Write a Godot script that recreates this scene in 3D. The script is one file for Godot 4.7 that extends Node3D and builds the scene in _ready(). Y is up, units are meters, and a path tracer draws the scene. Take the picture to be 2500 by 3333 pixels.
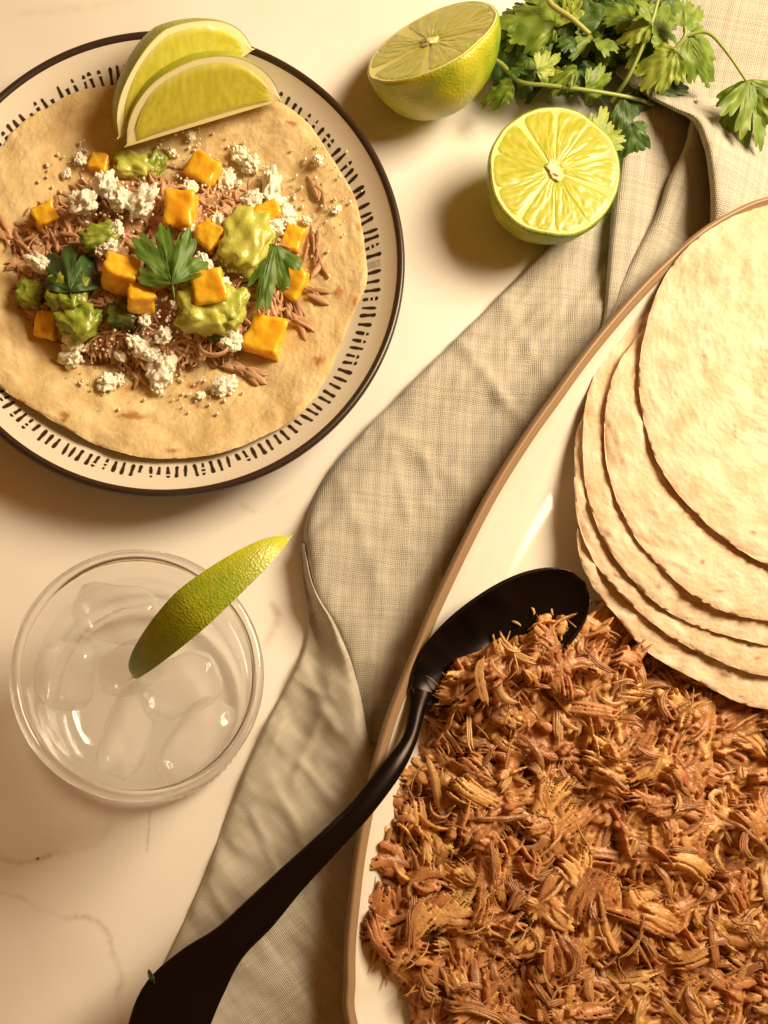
extends Node3D
# A taco plate, a platter of shredded pork and tortillas, limes, coriander and a glass on a marble table.

const TILT := 0.0698
const CAM_H := 0.4765
const FOCAL := 3574.0
const PPX := 750.0
const PPY := 2500.0
var cam_at := Vector3.ZERO
var fwd := Vector3.ZERO
var upv := Vector3.ZERO
var rng := RandomNumberGenerator.new()
var n_lo := FastNoiseLite.new()
var n_hi := FastNoiseLite.new()
var n_cell := FastNoiseLite.new()
var M := {}
var used := {}


class MB:
	var v := PackedVector3Array()
	var uv := PackedVector2Array()
	var col := PackedColorArray()
	var idx := PackedInt32Array()

	func vert(p: Vector3, c := Color.WHITE, t := Vector2.ZERO) -> int:
		v.push_back(p)
		uv.push_back(t)
		col.push_back(c)
		return v.size() - 1

	func tri(a: int, b: int, c: int) -> void:
		idx.push_back(a)
		idx.push_back(b)
		idx.push_back(c)

	func quad(a: int, b: int, c: int, d: int) -> void:
		tri(a, b, c)
		tri(a, c, d)

	# rows x cols vertices laid one after another from index "first"
	func grid(first: int, rows: int, cols: int, wrap := false) -> void:
		for r in rows - 1:
			for c in (cols if wrap else cols - 1):
				var d := (c + 1) % cols
				quad(first + r * cols + c, first + r * cols + d, first + (r + 1) * cols + d, first + (r + 1) * cols + c)

	# closed: faces turned outwards by the signed volume; otherwise turned upwards
	func done(closed := true) -> ArrayMesh:
		var s := 0.0
		var n := idx.size()
		for i in range(0, n, 3):
			var a := v[idx[i]]
			var b := v[idx[i + 1]]
			var c := v[idx[i + 2]]
			s += (a - v[0]).dot((b - v[0]).cross(c - v[0])) if closed else (b - a).cross(c - a).y
		if s > 0.0:
			for i in range(0, n, 3):
				var k := idx[i + 1]
				idx[i + 1] = idx[i + 2]
				idx[i + 2] = k
		var arr := []
		arr.resize(Mesh.ARRAY_MAX)
		arr[Mesh.ARRAY_VERTEX] = v
		arr[Mesh.ARRAY_TEX_UV] = uv
		arr[Mesh.ARRAY_COLOR] = col
		arr[Mesh.ARRAY_INDEX] = idx
		var st := SurfaceTool.new()
		st.create_from_arrays(arr)
		st.generate_normals()
		return st.commit()


# ---------------------------------------------------------------- small helpers

# the point at height h above the table for a spot measured on the photograph
func P(u: float, w: float, h := 0.0) -> Vector3:
	var d := fwd * FOCAL + Vector3.RIGHT * (u - PPX) - upv * (w - PPY)
	return cam_at + d * ((h - cam_at.y) / d.y)


func lin(r: float, g: float, b: float) -> Color:
	return Color(r, g, b)


func numbered(called: String) -> String:
	used[called] = used.get(called, -1) + 1
	return called if used[called] == 0 else "%s_%03d" % [called, used[called]]


func tag(o: Node, label: String, category := "", group := "", kind := "") -> Node:
	if label:
		o.set_meta("label", label)
	if category:
		o.set_meta("category", category)
	if group:
		o.set_meta("group", group)
	if kind:
		o.set_meta("kind", kind)
	return o


func obj(called: String, m: Mesh, mat: Material, parent: Node = null) -> MeshInstance3D:
	var o := MeshInstance3D.new()
	o.mesh = m
	o.material_override = mat
	if parent == null:
		o.name = numbered(called)
		add_child(o, true)
	else:
		var n := 0
		for c in parent.get_children():
			if c.has_meta("stem") and c.get_meta("stem") == called:
				n += 1
		o.set_meta("stem", called)
		o.name = called if n == 0 else "%s_%03d" % [called, n]
		parent.add_child(o, true)
	return o


func thing(called: String, label: String, category: String, group := "", at := Vector3.ZERO) -> Node3D:
	var o := Node3D.new()
	o.name = numbered(called)
	add_child(o, true)
	o.position = at
	tag(o, label, category, group)
	return o


func mat(called: String, albedo: Color, rough := 0.6, vertex := true) -> StandardMaterial3D:
	var m := StandardMaterial3D.new()
	m.resource_name = called
	m.albedo_color = albedo
	m.roughness = rough
	m.vertex_color_use_as_albedo = vertex
	m.cull_mode = BaseMaterial3D.CULL_DISABLED
	M[called] = m
	return m


func noise_tex(size: int, kind: int, freq: float, octaves := 3) -> NoiseTexture2D:
	var n := FastNoiseLite.new()
	n.noise_type = kind
	n.frequency = freq
	n.fractal_octaves = octaves
	n.seed = size + int(freq * 1000.0)
	if kind == FastNoiseLite.TYPE_CELLULAR:
		n.fractal_type = FastNoiseLite.FRACTAL_NONE
	var t := NoiseTexture2D.new()
	t.width = size
	t.height = size
	t.seamless = true
	t.noise = n
	return t


func relief(m: StandardMaterial3D, t: Texture2D, cm: float, scale := 30.0) -> void:
	m.heightmap_enabled = true
	m.heightmap_texture = t
	m.heightmap_scale = cm
	m.uv1_triplanar = true
	m.uv1_scale = Vector3.ONE * scale


func cr(a, b, c, d, t: float):
	return (b * 2.0 + (c - a) * t + (a * 2.0 - b * 5.0 + c * 4.0 - d) * (t * t) + (b * 3.0 - a - c * 3.0 + d) * (t * t * t)) * 0.5


func spline(p: Array, closed: bool, per: int) -> PackedVector3Array:
	var out := PackedVector3Array()
	var n := p.size()
	for i in (n if closed else n - 1):
		var a: Vector3 = p[(i - 1 + n) % n] if closed or i > 0 else p[0] * 2.0 - p[1]
		var b: Vector3 = p[i]
		var c: Vector3 = p[(i + 1) % n]
		var d: Vector3 = p[(i + 2) % n] if closed or i < n - 2 else p[n - 1] * 2.0 - p[n - 2]
		for k in per:
			out.push_back(cr(a, b, c, d, float(k) / per))
	if not closed:
		out.push_back(p[n - 1])
	return out


func lathe(prof: Array, seg: int, color := Color.WHITE) -> ArrayMesh:
	var mb := MB.new()
	for i in prof.size():
		for s in seg:
			var a := TAU * s / seg
			mb.vert(Vector3(cos(a) * prof[i].x, prof[i].y, sin(a) * prof[i].x), color, Vector2(float(s) / seg, float(i) / (prof.size() - 1)))
	mb.grid(0, prof.size(), seg, true)
	return mb.done()


# a box rounded by "soft" (0 sharp .. 1 ball), uneven by noise, in two tones
func lump(size: Vector3, soft: float, rough: float, freq: float, c0: Color, c1: Color, n := 8, seed_ := 0, fine := 0.0) -> ArrayMesh:
	var mb := MB.new()
	var off := Vector3(seed_ * 3.7, seed_ * 1.3, seed_ * 5.1)
	for axis in 3:
		for sign in [-1.0, 1.0]:
			var first := mb.v.size()
			for i in n + 1:
				for j in n + 1:
					var q := Vector3.ZERO
					q[axis] = sign
					q[(axis + 1) % 3] = 2.0 * i / n - 1.0
					q[(axis + 2) % 3] = 2.0 * j / n - 1.0
					var core := q.clamp(Vector3.ONE * (soft - 1.0), Vector3.ONE * (1.0 - soft))
					var dir := (q - core).normalized() if soft > 0.0 else Vector3.ZERO
					var p := core + dir * soft
					var k := n_lo.get_noise_3dv(p * freq + off)
					p *= 1.0 + rough * k
					if fine > 0.0:
						p += dir * fine * (n_lo.get_noise_3dv(p * 2.3 + off) + 0.4 * n_lo.get_noise_3dv(p * 4.2 + off * 2.0))
					mb.vert(p * size * 0.5, c0.lerp(c1, clampf(0.5 + 1.2 * n_lo.get_noise_3dv(p * 1.6 + off * 2.0), 0.0, 1.0)))
			var flipped: bool = sign < 0.0
			for i in n:
				for j in n:
					var a := first + i * (n + 1) + j
					if flipped:
						mb.quad(a, a + n + 1, a + n + 2, a + 1)
					else:
						mb.quad(a, a + 1, a + n + 2, a + n + 1)
	return mb.done()


# a bent, tapering, fibrous strip of meat (or a stem) from p0
func strand(mb: MB, path: PackedVector3Array, w: float, th: float, ring: int, ridge: float, c0: Color, c1: Color, taper := 0.75, fray := 0.0) -> void:
	var n := path.size()
	var first := mb.v.size()
	var rid := []
	for k in ring:
		rid.push_back(1.0 + ridge * rng.randf_range(-1.0, 1.0))
	var blotch := rng.randf()
	var ends := []
	for k in ring:
		ends.push_back(Vector2(rng.randf_range(-0.3, 1.0), rng.randf_range(-0.3, 1.0)) * fray)
	for i in n:
		var t := float(i) / (n - 1)
		var along := (path[mini(i + 1, n - 1)] - path[maxi(i - 1, 0)]).normalized()
		var side := along.cross(Vector3.UP)
		side = side.normalized() if side.length() > 0.05 else Vector3.RIGHT
		var top := side.cross(along)
		var s := pow(maxf(0.0, 1.0 - pow(absf(2.0 * t - 1.0), 2.6)), taper) * rng.randf_range(0.88, 1.12) + 0.03
		if i > 0 and i < n - 1:
			s = maxf(s, 0.3)
		var c := c0.lerp(c1, clampf(blotch + rng.randf_range(-0.25, 0.25), 0.0, 1.0))
		for k in ring:
			var a := TAU * k / ring
			var r: float = rid[k] * s
			var q := path[i] + side * (cos(a) * w * r) + top * (sin(a) * th * r)
			if fray > 0.0 and i <= 1:
				q -= along * ends[k].x * (1.0 - 0.6 * i)
			elif fray > 0.0 and i >= n - 2:
				q += along * ends[k].y * (1.0 - 0.6 * (n - 1 - i))
			mb.vert(q, c * (0.9 + 0.2 * (rid[k] - 1.0) / maxf(ridge, 0.01)))
	mb.grid(first, n, ring, true)


func curl_path(p: Vector3, yaw: float, pitch: float, length: float, bend: float, lift: float, n: int) -> PackedVector3Array:
	var out := PackedVector3Array()
	var q := p
	var a := yaw - bend * 0.5
	for i in n:
		out.push_back(q)
		a += bend / n + rng.randf_range(-0.16, 0.16)
		var e := pitch + lift * (0.5 - float(i) / n) + rng.randf_range(-0.12, 0.12)
		q += Vector3(cos(a) * cos(e), sin(e), sin(a) * cos(e)) * (length / (n - 1))
	var mid := (out[0] + out[n - 1]) * 0.5 * 0.5 + out[n / 2] * 0.5
	for i in n:
		out[i] += p - mid
	return out


# ---------------------------------------------------------------- moist pulled meat

# a field of heights into which strips of meat are pressed one by one and melt together
class Field:
	var x0 := 0.0
	var z0 := 0.0
	var cell := 0.0003
	var nx := 0
	var nz := 0
	var h := PackedFloat32Array()
	var col := PackedColorArray()
	var tmp := PackedFloat32Array()
	var mark := PackedInt32Array()
	var stamp_id := 0

	func setup(lo: Vector2, hi: Vector2, cell_: float) -> void:
		cell = cell_
		x0 = lo.x
		z0 = lo.y
		nx = int((hi.x - lo.x) / cell) + 1
		nz = int((hi.y - lo.y) / cell) + 1
		h.resize(nx * nz)
		tmp.resize(nx * nz)
		mark.resize(nx * nz)
		col.resize(nx * nz)

	# juices soften every edge a little
	func soften(share: float) -> void:
		var old := h.duplicate()
		for j in range(1, nz - 1):
			for i in range(1, nx - 1):
				var k := j * nx + i
				var m := (old[k - 1] + old[k + 1] + old[k - nx] + old[k + nx]) * 0.25
				if absf(m - old[k]) < 0.002:
					h[k] = lerpf(old[k], m, share)

	# torn fibres lying side by side, pressed in one after another
	func bundle(path: PackedVector3Array, wide: float, fibres: int, c0: Color, c1: Color, r: RandomNumberGenerator, sets: Array) -> void:
		var n := path.size()
		var d := path[n - 1] - path[0]
		var side := Vector3(-d.z, 0, d.x).normalized()
		for f in fibres:
			var u := 2.0 * (f + 0.5) / fibres - 1.0 + r.randf_range(-0.15, 0.15)
			var s0 := r.randi_range(0, 3)
			var s1 := n - r.randi_range(0, 3)
			var sub := PackedVector3Array()
			var splay := r.randf_range(-0.05, 0.05) + 0.012 * u
			for s in range(s0, s1):
				sub.push_back(path[s] + side * (u + splay * s) * wide - Vector3(0, wide * 0.4 * u * u + r.randf_range(0.0, 0.0002), 0))
			if sub.size() > 2:
				var w := wide / fibres * r.randf_range(1.5, 2.7)
				press(sub, w, w * r.randf_range(0.4, 0.75), sets[r.randi() % sets.size()], c0, c1, 0.0007)

	func press(path: PackedVector3Array, w: float, th: float, ridges: PackedFloat32Array, c0: Color, c1: Color, blend: float) -> void:
		stamp_id += 1
		var touched := PackedInt32Array()
		var n := path.size()
		var last := ridges.size() - 1
		var shade := absf(ridges[0]) * 4.0 + 0.2
		var swell := PackedFloat32Array()
		for s in n:
			swell.push_back(1.0 + 2.2 * ridges[(s * 5) % last])
		for s in n - 1:
			var a := path[s]
			var b := path[s + 1]
			var dx := b.x - a.x
			var dz := b.z - a.z
			var l2 := maxf(dx * dx + dz * dz, 1e-12)
			var ln := sqrt(l2)
			var t0 := float(s) / (n - 1)
			var wa := w * swell[s] * (0.35 + 0.65 * sqrt(maxf(0.0, 1.0 - pow(absf(2.0 * t0 - 0.9), 3.0))))
			var wb := w * swell[s + 1] * (0.35 + 0.65 * sqrt(maxf(0.0, 1.0 - pow(absf(2.0 * (t0 + 1.0 / (n - 1)) - 0.9), 3.0))))
			var ws := maxf(wa, wb)
			var i0 := maxi(0, int((minf(a.x, b.x) - ws - x0) / cell))
			var i1 := mini(nx - 1, int((maxf(a.x, b.x) + ws - x0) / cell) + 1)
			var j0 := maxi(0, int((minf(a.z, b.z) - ws - z0) / cell))
			var j1 := mini(nz - 1, int((maxf(a.z, b.z) + ws - z0) / cell) + 1)
			for j in range(j0, j1 + 1):
				for i in range(i0, i1 + 1):
					var px := x0 + i * cell - a.x
					var pz := z0 + j * cell - a.z
					var t := clampf((px * dx + pz * dz) / l2, 0.0, 1.0)
					var ex := px - dx * t
					var ez := pz - dz * t
					var d := sqrt(ex * ex + ez * ez)
					ws = lerpf(wa, wb, t)
					if d >= ws:
						continue
					var u := (px * dz - pz * dx) / ln / ws
					var y := a.y + (b.y - a.y) * t + th * (sqrt(1.0 - d * d / (ws * ws)) - 0.25) + th * ridges[int((u * 0.5 + 0.5) * last)]
					var k := j * nx + i
					if mark[k] != stamp_id:
						mark[k] = stamp_id
						tmp[k] = y
						touched.push_back(k)
					elif y > tmp[k]:
						tmp[k] = y
		for k in touched:
			var d := tmp[k] - h[k]
			var m := clampf(0.5 + 0.5 * d / blend, 0.0, 1.0)
			h[k] = lerpf(h[k], tmp[k], m) + blend * m * (1.0 - m) * 0.5
			if m > 0.0:
				col[k] = col[k].lerp(c0.lerp(c1, clampf(shade + 1.6 * (tmp[k] - path[n / 2].y) / th - 0.8, 0.0, 1.0)), m)


func ridge_set(amp: float) -> PackedFloat32Array:
	var out := PackedFloat32Array()
	var f := rng.randf_range(0.5, 1.3)
	var s := rng.randf() * 100.0
	for i in 48:
		out.push_back(amp * n_hi.get_noise_2d(i * 0.11 * f * 3.0, s) * 1.6)
	return out


# ---------------------------------------------------------------- materials

func weave_images() -> Array:
	var size := 512
	var per := 8
	var im := Image.create(size, size, false, Image.FORMAT_RGB8)
	var hi := Image.create(size, size, false, Image.FORMAT_RGB8)
	var tone := []
	var wide := []
	for i in 128:
		tone.push_back(rng.randf_range(-1.0, 1.0) * (1.0 if rng.randf() < 0.75 else 1.7))
		wide.push_back(rng.randf_range(0.75, 1.1))
	for y in size:
		for x in size:
			var i := x / per
			var j := y / per
			var fx := absf((x % per + 0.5) / per * 2.0 - 1.0)
			var fy := absf((y % per + 0.5) / per * 2.0 - 1.0)
			var warp_up := (i + j) % 2 == 0
			var across: float = (fx if warp_up else fy) / (wide[i] if warp_up else wide[64 + j])
			var along := fy if warp_up else fx
			var h := clampf(sqrt(maxf(0.0, 1.0 - across * across)) * (0.55 + 0.45 * sqrt(maxf(0.0, 1.0 - along * along))), 0.0, 1.0)
			var t: float = tone[i] if warp_up else tone[64 + j]
			var k := 0.75 + 0.003 * t
			if h < 0.35:
				k *= 0.82
			im.set_pixel(x, y, Color(k * 1.0, k * 0.967, k * 0.89))
			hi.set_pixel(x, y, Color(h, h, h))
	return [ImageTexture.create_from_image(im), ImageTexture.create_from_image(hi)]


func rim_image() -> ImageTexture:
	var w := 2048
	var h := 112
	var cream := Color(0.86, 0.83, 0.77)
	var im := Image.create(w, h, false, Image.FORMAT_RGB8)
	im.fill(cream)
	var n := 148
	for d in n:
		var u := (d + 0.5 + rng.randf_range(-0.09, 0.09)) / n * w
		var style := rng.randf()
		var lean := rng.randf_range(-0.04, 0.04)
		var thick := rng.randf_range(2.5, 3.4)
		var p1 := rng.randf() * 6.0
		var v0 := rng.randf_range(9.0, 14.0)
		var v1 := h - rng.randf_range(10.0, 22.0)
		for y in range(int(v0), int(v1)):
			var s := (y - v0) / (v1 - v0)
			var r := thick * (0.88 + 0.16 * sin(s * 7.0 + p1)) * sqrt(minf(1.0, minf(s, 1.0 - s) * 9.0))
			if style < 0.26 and absf(s - 0.72) < 0.06:
				r = 0.0
			if style < 0.07 and absf(s - 0.42) < 0.06:
				r = 0.0
			if style > 0.92 and s > 0.66:
				r = 0.0
			for x in range(int(u - r - 2), int(u + r + 3)):
				var e := clampf(r - absf(x - u - lean * (y - v0)) + 0.5, 0.0, 1.0)
				if r > 0.3 and e > 0.0:
					var xx := posmod(x, w)
					im.set_pixel(xx, y, im.get_pixel(xx, y).lerp(Color(0.2, 0.145, 0.1), e))
	return ImageTexture.create_from_image(im)


func stroke(im: Image, pts: Array, wide: float, dark: float, tint: Color) -> void:
	var q := []
	for p in pts:
		var k := P(p.x, p.y)
		q.push_back(Vector3((k.x / 0.6 + 0.5) * im.get_width(), 0, (k.z / 0.8 + 0.5) * im.get_height()))
	var s := spline(q, false, 60)
	for p in s:
		var amp := 0.38 * dark * (clampf(0.5 + 0.9 * n_hi.get_noise_2d(p.x * 3.0, p.z * 3.0), 0.0, 1.0) if wide > 0.8 else 0.5)
		var j := Vector2(p.x + 3.0 * minf(1.0, wide - 0.5) * n_hi.get_noise_2d(p.z * 2.0, 7.0), p.z + 3.0 * minf(1.0, wide - 0.5) * n_hi.get_noise_2d(p.x * 2.0, 31.0))
		var r := wide * rng.randf_range(0.6, 1.3)
		for y in range(int(j.y - r * 2), int(j.y + r * 2) + 1):
			for x in range(int(j.x - r * 2), int(j.x + r * 2) + 1):
				if x >= 0 and y >= 0 and x < im.get_width() and y < im.get_height():
					var e := exp(-Vector2(x, y).distance_squared_to(j) / (r * r)) * amp
					im.set_pixel(x, y, im.get_pixel(x, y).lerp(tint, e))


func marble_image() -> ImageTexture:
	var small := Image.create(300, 400, false, Image.FORMAT_RGBF)
	for y in 400:
		for x in 300:
			var k := n_lo.get_noise_2d(x * 0.012, y * 0.012)
			var f := n_lo.get_noise_2d(x * 0.05 + 90.0, y * 0.05)
			var t := clampf(0.5 + 0.9 * k + 0.25 * f, 0.0, 1.0)
			small.set_pixel(x, y, Color(0.885, 0.865, 0.835).lerp(Color(0.915, 0.90, 0.875), t))
	small.resize(1200, 1600, Image.INTERPOLATE_CUBIC)
	var br := Color(0.55, 0.44, 0.33)
	stroke(small, [Vector2(-40, 2700), Vector2(5, 2780), Vector2(63, 2805), Vector2(127, 2795), Vector2(169, 2780), Vector2(253, 2763), Vector2(329, 2733), Vector2(358, 2674)], 2.2, 0.05, br)
	stroke(small, [Vector2(-40, 2780), Vector2(13, 2800), Vector2(63, 2806), Vector2(127, 2795), Vector2(169, 2780)], 1.1, 0.13, br)
	stroke(small, [Vector2(-30, 2900), Vector2(34, 2912), Vector2(76, 2923), Vector2(130, 2960), Vector2(219, 2986)], 1.4, 0.09, br)
	stroke(small, [Vector2(219, 2986), Vector2(274, 2982), Vector2(321, 3003), Vector2(350, 3037), Vector2(363, 3096)], 1.7, 0.12, br)
	stroke(small, [Vector2(363, 3096), Vector2(396, 3180), Vector2(380, 3244), Vector2(410, 3400)], 2.6, 0.07, br)
	stroke(small, [Vector2(486, 2640), Vector2(482, 2700), Vector2(477, 2767)], 0.75, 0.3, br.darkened(0.3))
	stroke(small, [Vector2(880, 1960), Vector2(905, 2010), Vector2(860, 2100)], 3.0, 0.1, br)
	stroke(small, [Vector2(780, 1640), Vector2(840, 1660), Vector2(960, 1600)], 2.4, 0.06, br)
	stroke(small, [Vector2(60, 40), Vector2(300, 20), Vector2(520, -30)], 4.0, 0.06, br)
	small.convert(Image.FORMAT_RGB8)
	return ImageTexture.create_from_image(small)


func materials() -> void:
	var fine := noise_tex(512, FastNoiseLite.TYPE_SIMPLEX, 0.03, 4)
	var pores := noise_tex(512, FastNoiseLite.TYPE_CELLULAR, 0.06)
	var m := mat("marble", Color.WHITE, 0.32, false)
	m.albedo_texture = marble_image()
	m.texture_repeat = false
	m.metallic_specular = 0.35
	m = mat("glaze", Color(0.86, 0.83, 0.77), 0.16, false)
	m = mat("patterned_glaze", Color.WHITE, 0.16, false)
	m.albedo_texture = rim_image()
	m = mat("dark_glaze", Color(0.21, 0.15, 0.115), 0.3, false)
	m = mat("stoneware", Color(0.58, 0.475, 0.36), 0.3, false)
	m.metallic_specular = 0.4
	m = mat("platter_glaze", Color(0.87, 0.845, 0.80), 0.12, false)
	m = mat("tortilla", Color.WHITE, 0.82)
	relief(m, fine, 0.022, 22.0)
	m.metallic_specular = 0.25
	m = mat("meat", Color.WHITE, 0.33)
	relief(m, fine, 0.014, 40.0)
	m.metallic_specular = 0.42
	m.subsurf_scatter_enabled = true
	m.subsurf_scatter_strength = 0.12
	m = mat("meat_base", Color.WHITE, 0.5)
	relief(m, fine, 0.03, 30.0)
	m = mat("taco_meat", Color.WHITE, 0.5)
	relief(m, fine, 0.012, 40.0)
	m = mat("mango", Color.WHITE, 0.27)
	m.subsurf_scatter_enabled = true
	m.subsurf_scatter_strength = 0.25
	relief(m, fine, 0.005, 40.0)
	m = mat("avocado", Color.WHITE, 0.27)
	relief(m, fine, 0.012, 40.0)
	m = mat("cheese", Color.WHITE, 0.75)
	relief(m, fine, 0.03, 60.0)
	m.uv1_world_triplanar = true
	m = mat("rind", Color.WHITE, 0.34)
	relief(m, pores, 0.028, 36.0)
	m = mat("pith", Color.WHITE, 0.7)
	m = mat("pulp", Color.WHITE, 0.2)
	m.subsurf_scatter_enabled = true
	m.subsurf_scatter_strength = 0.15
	m = mat("leaf", Color.WHITE, 0.5)
	m.backlight_enabled = true
	m.backlight = Color(0.35, 0.5, 0.1)
	m = mat("stem", Color.WHITE, 0.45)
	m = mat("dark_metal", Color(0.14, 0.108, 0.098), 0.27, false)
	m.metallic = 0.8
	var w := weave_images()
	m = mat("linen", Color.WHITE, 0.9)
	m.albedo_texture = w[0]
	m.heightmap_enabled = true
	m.heightmap_texture = w[1]
	m.heightmap_scale = 0.03
	m.metallic_specular = 0.15
	m.rim_enabled = true
	m.rim = 0.3
	m = mat("solid_glass", Color(1, 1, 1, 0), 0.0, false)
	m.refraction_enabled = true
	m.refraction_scale = 0.05
	m = mat("glass", Color(0.95, 0.95, 0.92, 0.05), 0.02, false)
	m.transparency = BaseMaterial3D.TRANSPARENCY_ALPHA
	m = mat("water", Color(0.95, 0.95, 0.92, 0.035), 0.02, false)
	m.transparency = BaseMaterial3D.TRANSPARENCY_ALPHA
	m = mat("ice", Color(0.98, 0.98, 0.97, 0.22), 0.04, false)
	m.transparency = BaseMaterial3D.TRANSPARENCY_ALPHA


# ---------------------------------------------------------------- cloth

# rows of (u, v, height) control points, smoothed into a sheet with small wrinkles
func cloth(rows: Array, turn: float, wrinkle: float, wfreq: Vector2, wturn: float, seed_: float, per := 12, creases := []) -> ArrayMesh:
	var mb := MB.new()
	var lines := []
	for r in rows:
		var q := []
		for p in r:
			q.push_back(P(p.x, p.y, p.z))
		lines.push_back(spline(q, false, per))
	var cols: int = lines[0].size()
	var nr := (lines.size() - 1) * per + 1
	var columns := []
	for c in cols:
		var q := []
		for l in lines:
			q.push_back(l[c])
		columns.push_back(spline(q, false, per))
	for r in nr:
		for c in cols:
			var p: Vector3 = columns[c][r]
			var a := p.x * cos(wturn) + p.z * sin(wturn)
			var b := p.z * cos(wturn) - p.x * sin(wturn)
			var lift := clampf(p.y / 0.003, 0.0, 1.0)
			var k := n_lo.get_noise_2d(a * wfreq.x + seed_, b * wfreq.y)
			p.y = maxf(0.0006, p.y + lift * wrinkle * (k - 0.6 * absf(n_lo.get_noise_2d(a * wfreq.x * 2.3, b * wfreq.y * 2.3 + seed_))))
			for q in creases:
				var w := Vector2(p.x, p.z)
				var n := Geometry2D.get_closest_point_to_segment(w, q[0], q[1])
				var d: float = (w - n).dot((q[1] - q[0]).orthogonal().normalized()) / q[3]
				var fade: float = exp(-w.distance_squared_to(n) / (q[3] * q[3]))
				p.y += lift * q[2] * (fade - 0.8 * d * fade)
			var uv := Vector2(p.x * cos(turn) + p.z * sin(turn), p.z * cos(turn) - p.x * sin(turn)) / 0.050
			var f := 0.97 + 0.02 * n_hi.get_noise_2d(uv.x * 5.0, uv.y * 0.5)
			mb.vert(p, Color(f, f, f), uv)
	mb.grid(0, nr, cols)
	return mb.done(false)


func V(a: float, b: float, c: float) -> Vector3:
	return Vector3(a, b, c)


# one row across the cloth: a rounded left edge, a body, the right side
func row(l: Vector2, r: Vector2, edge: float, mid: float, right: float, inset := 0.06) -> Array:
	var out := [V(l.x + (r.x - l.x) * 0.012, l.y + (r.y - l.y) * 0.012, 0.0006), V(l.x, l.y, edge * 0.5)]
	for t in [inset, 0.3, 0.55, 0.8]:
		var h: float = edge if t == inset else lerpf(mid, right, (t - 0.3) / 0.7)
		out.push_back(V(lerpf(l.x, r.x, t), lerpf(l.y, r.y, t), h))
	out.push_back(V(r.x, r.y, right))
	return out


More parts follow.
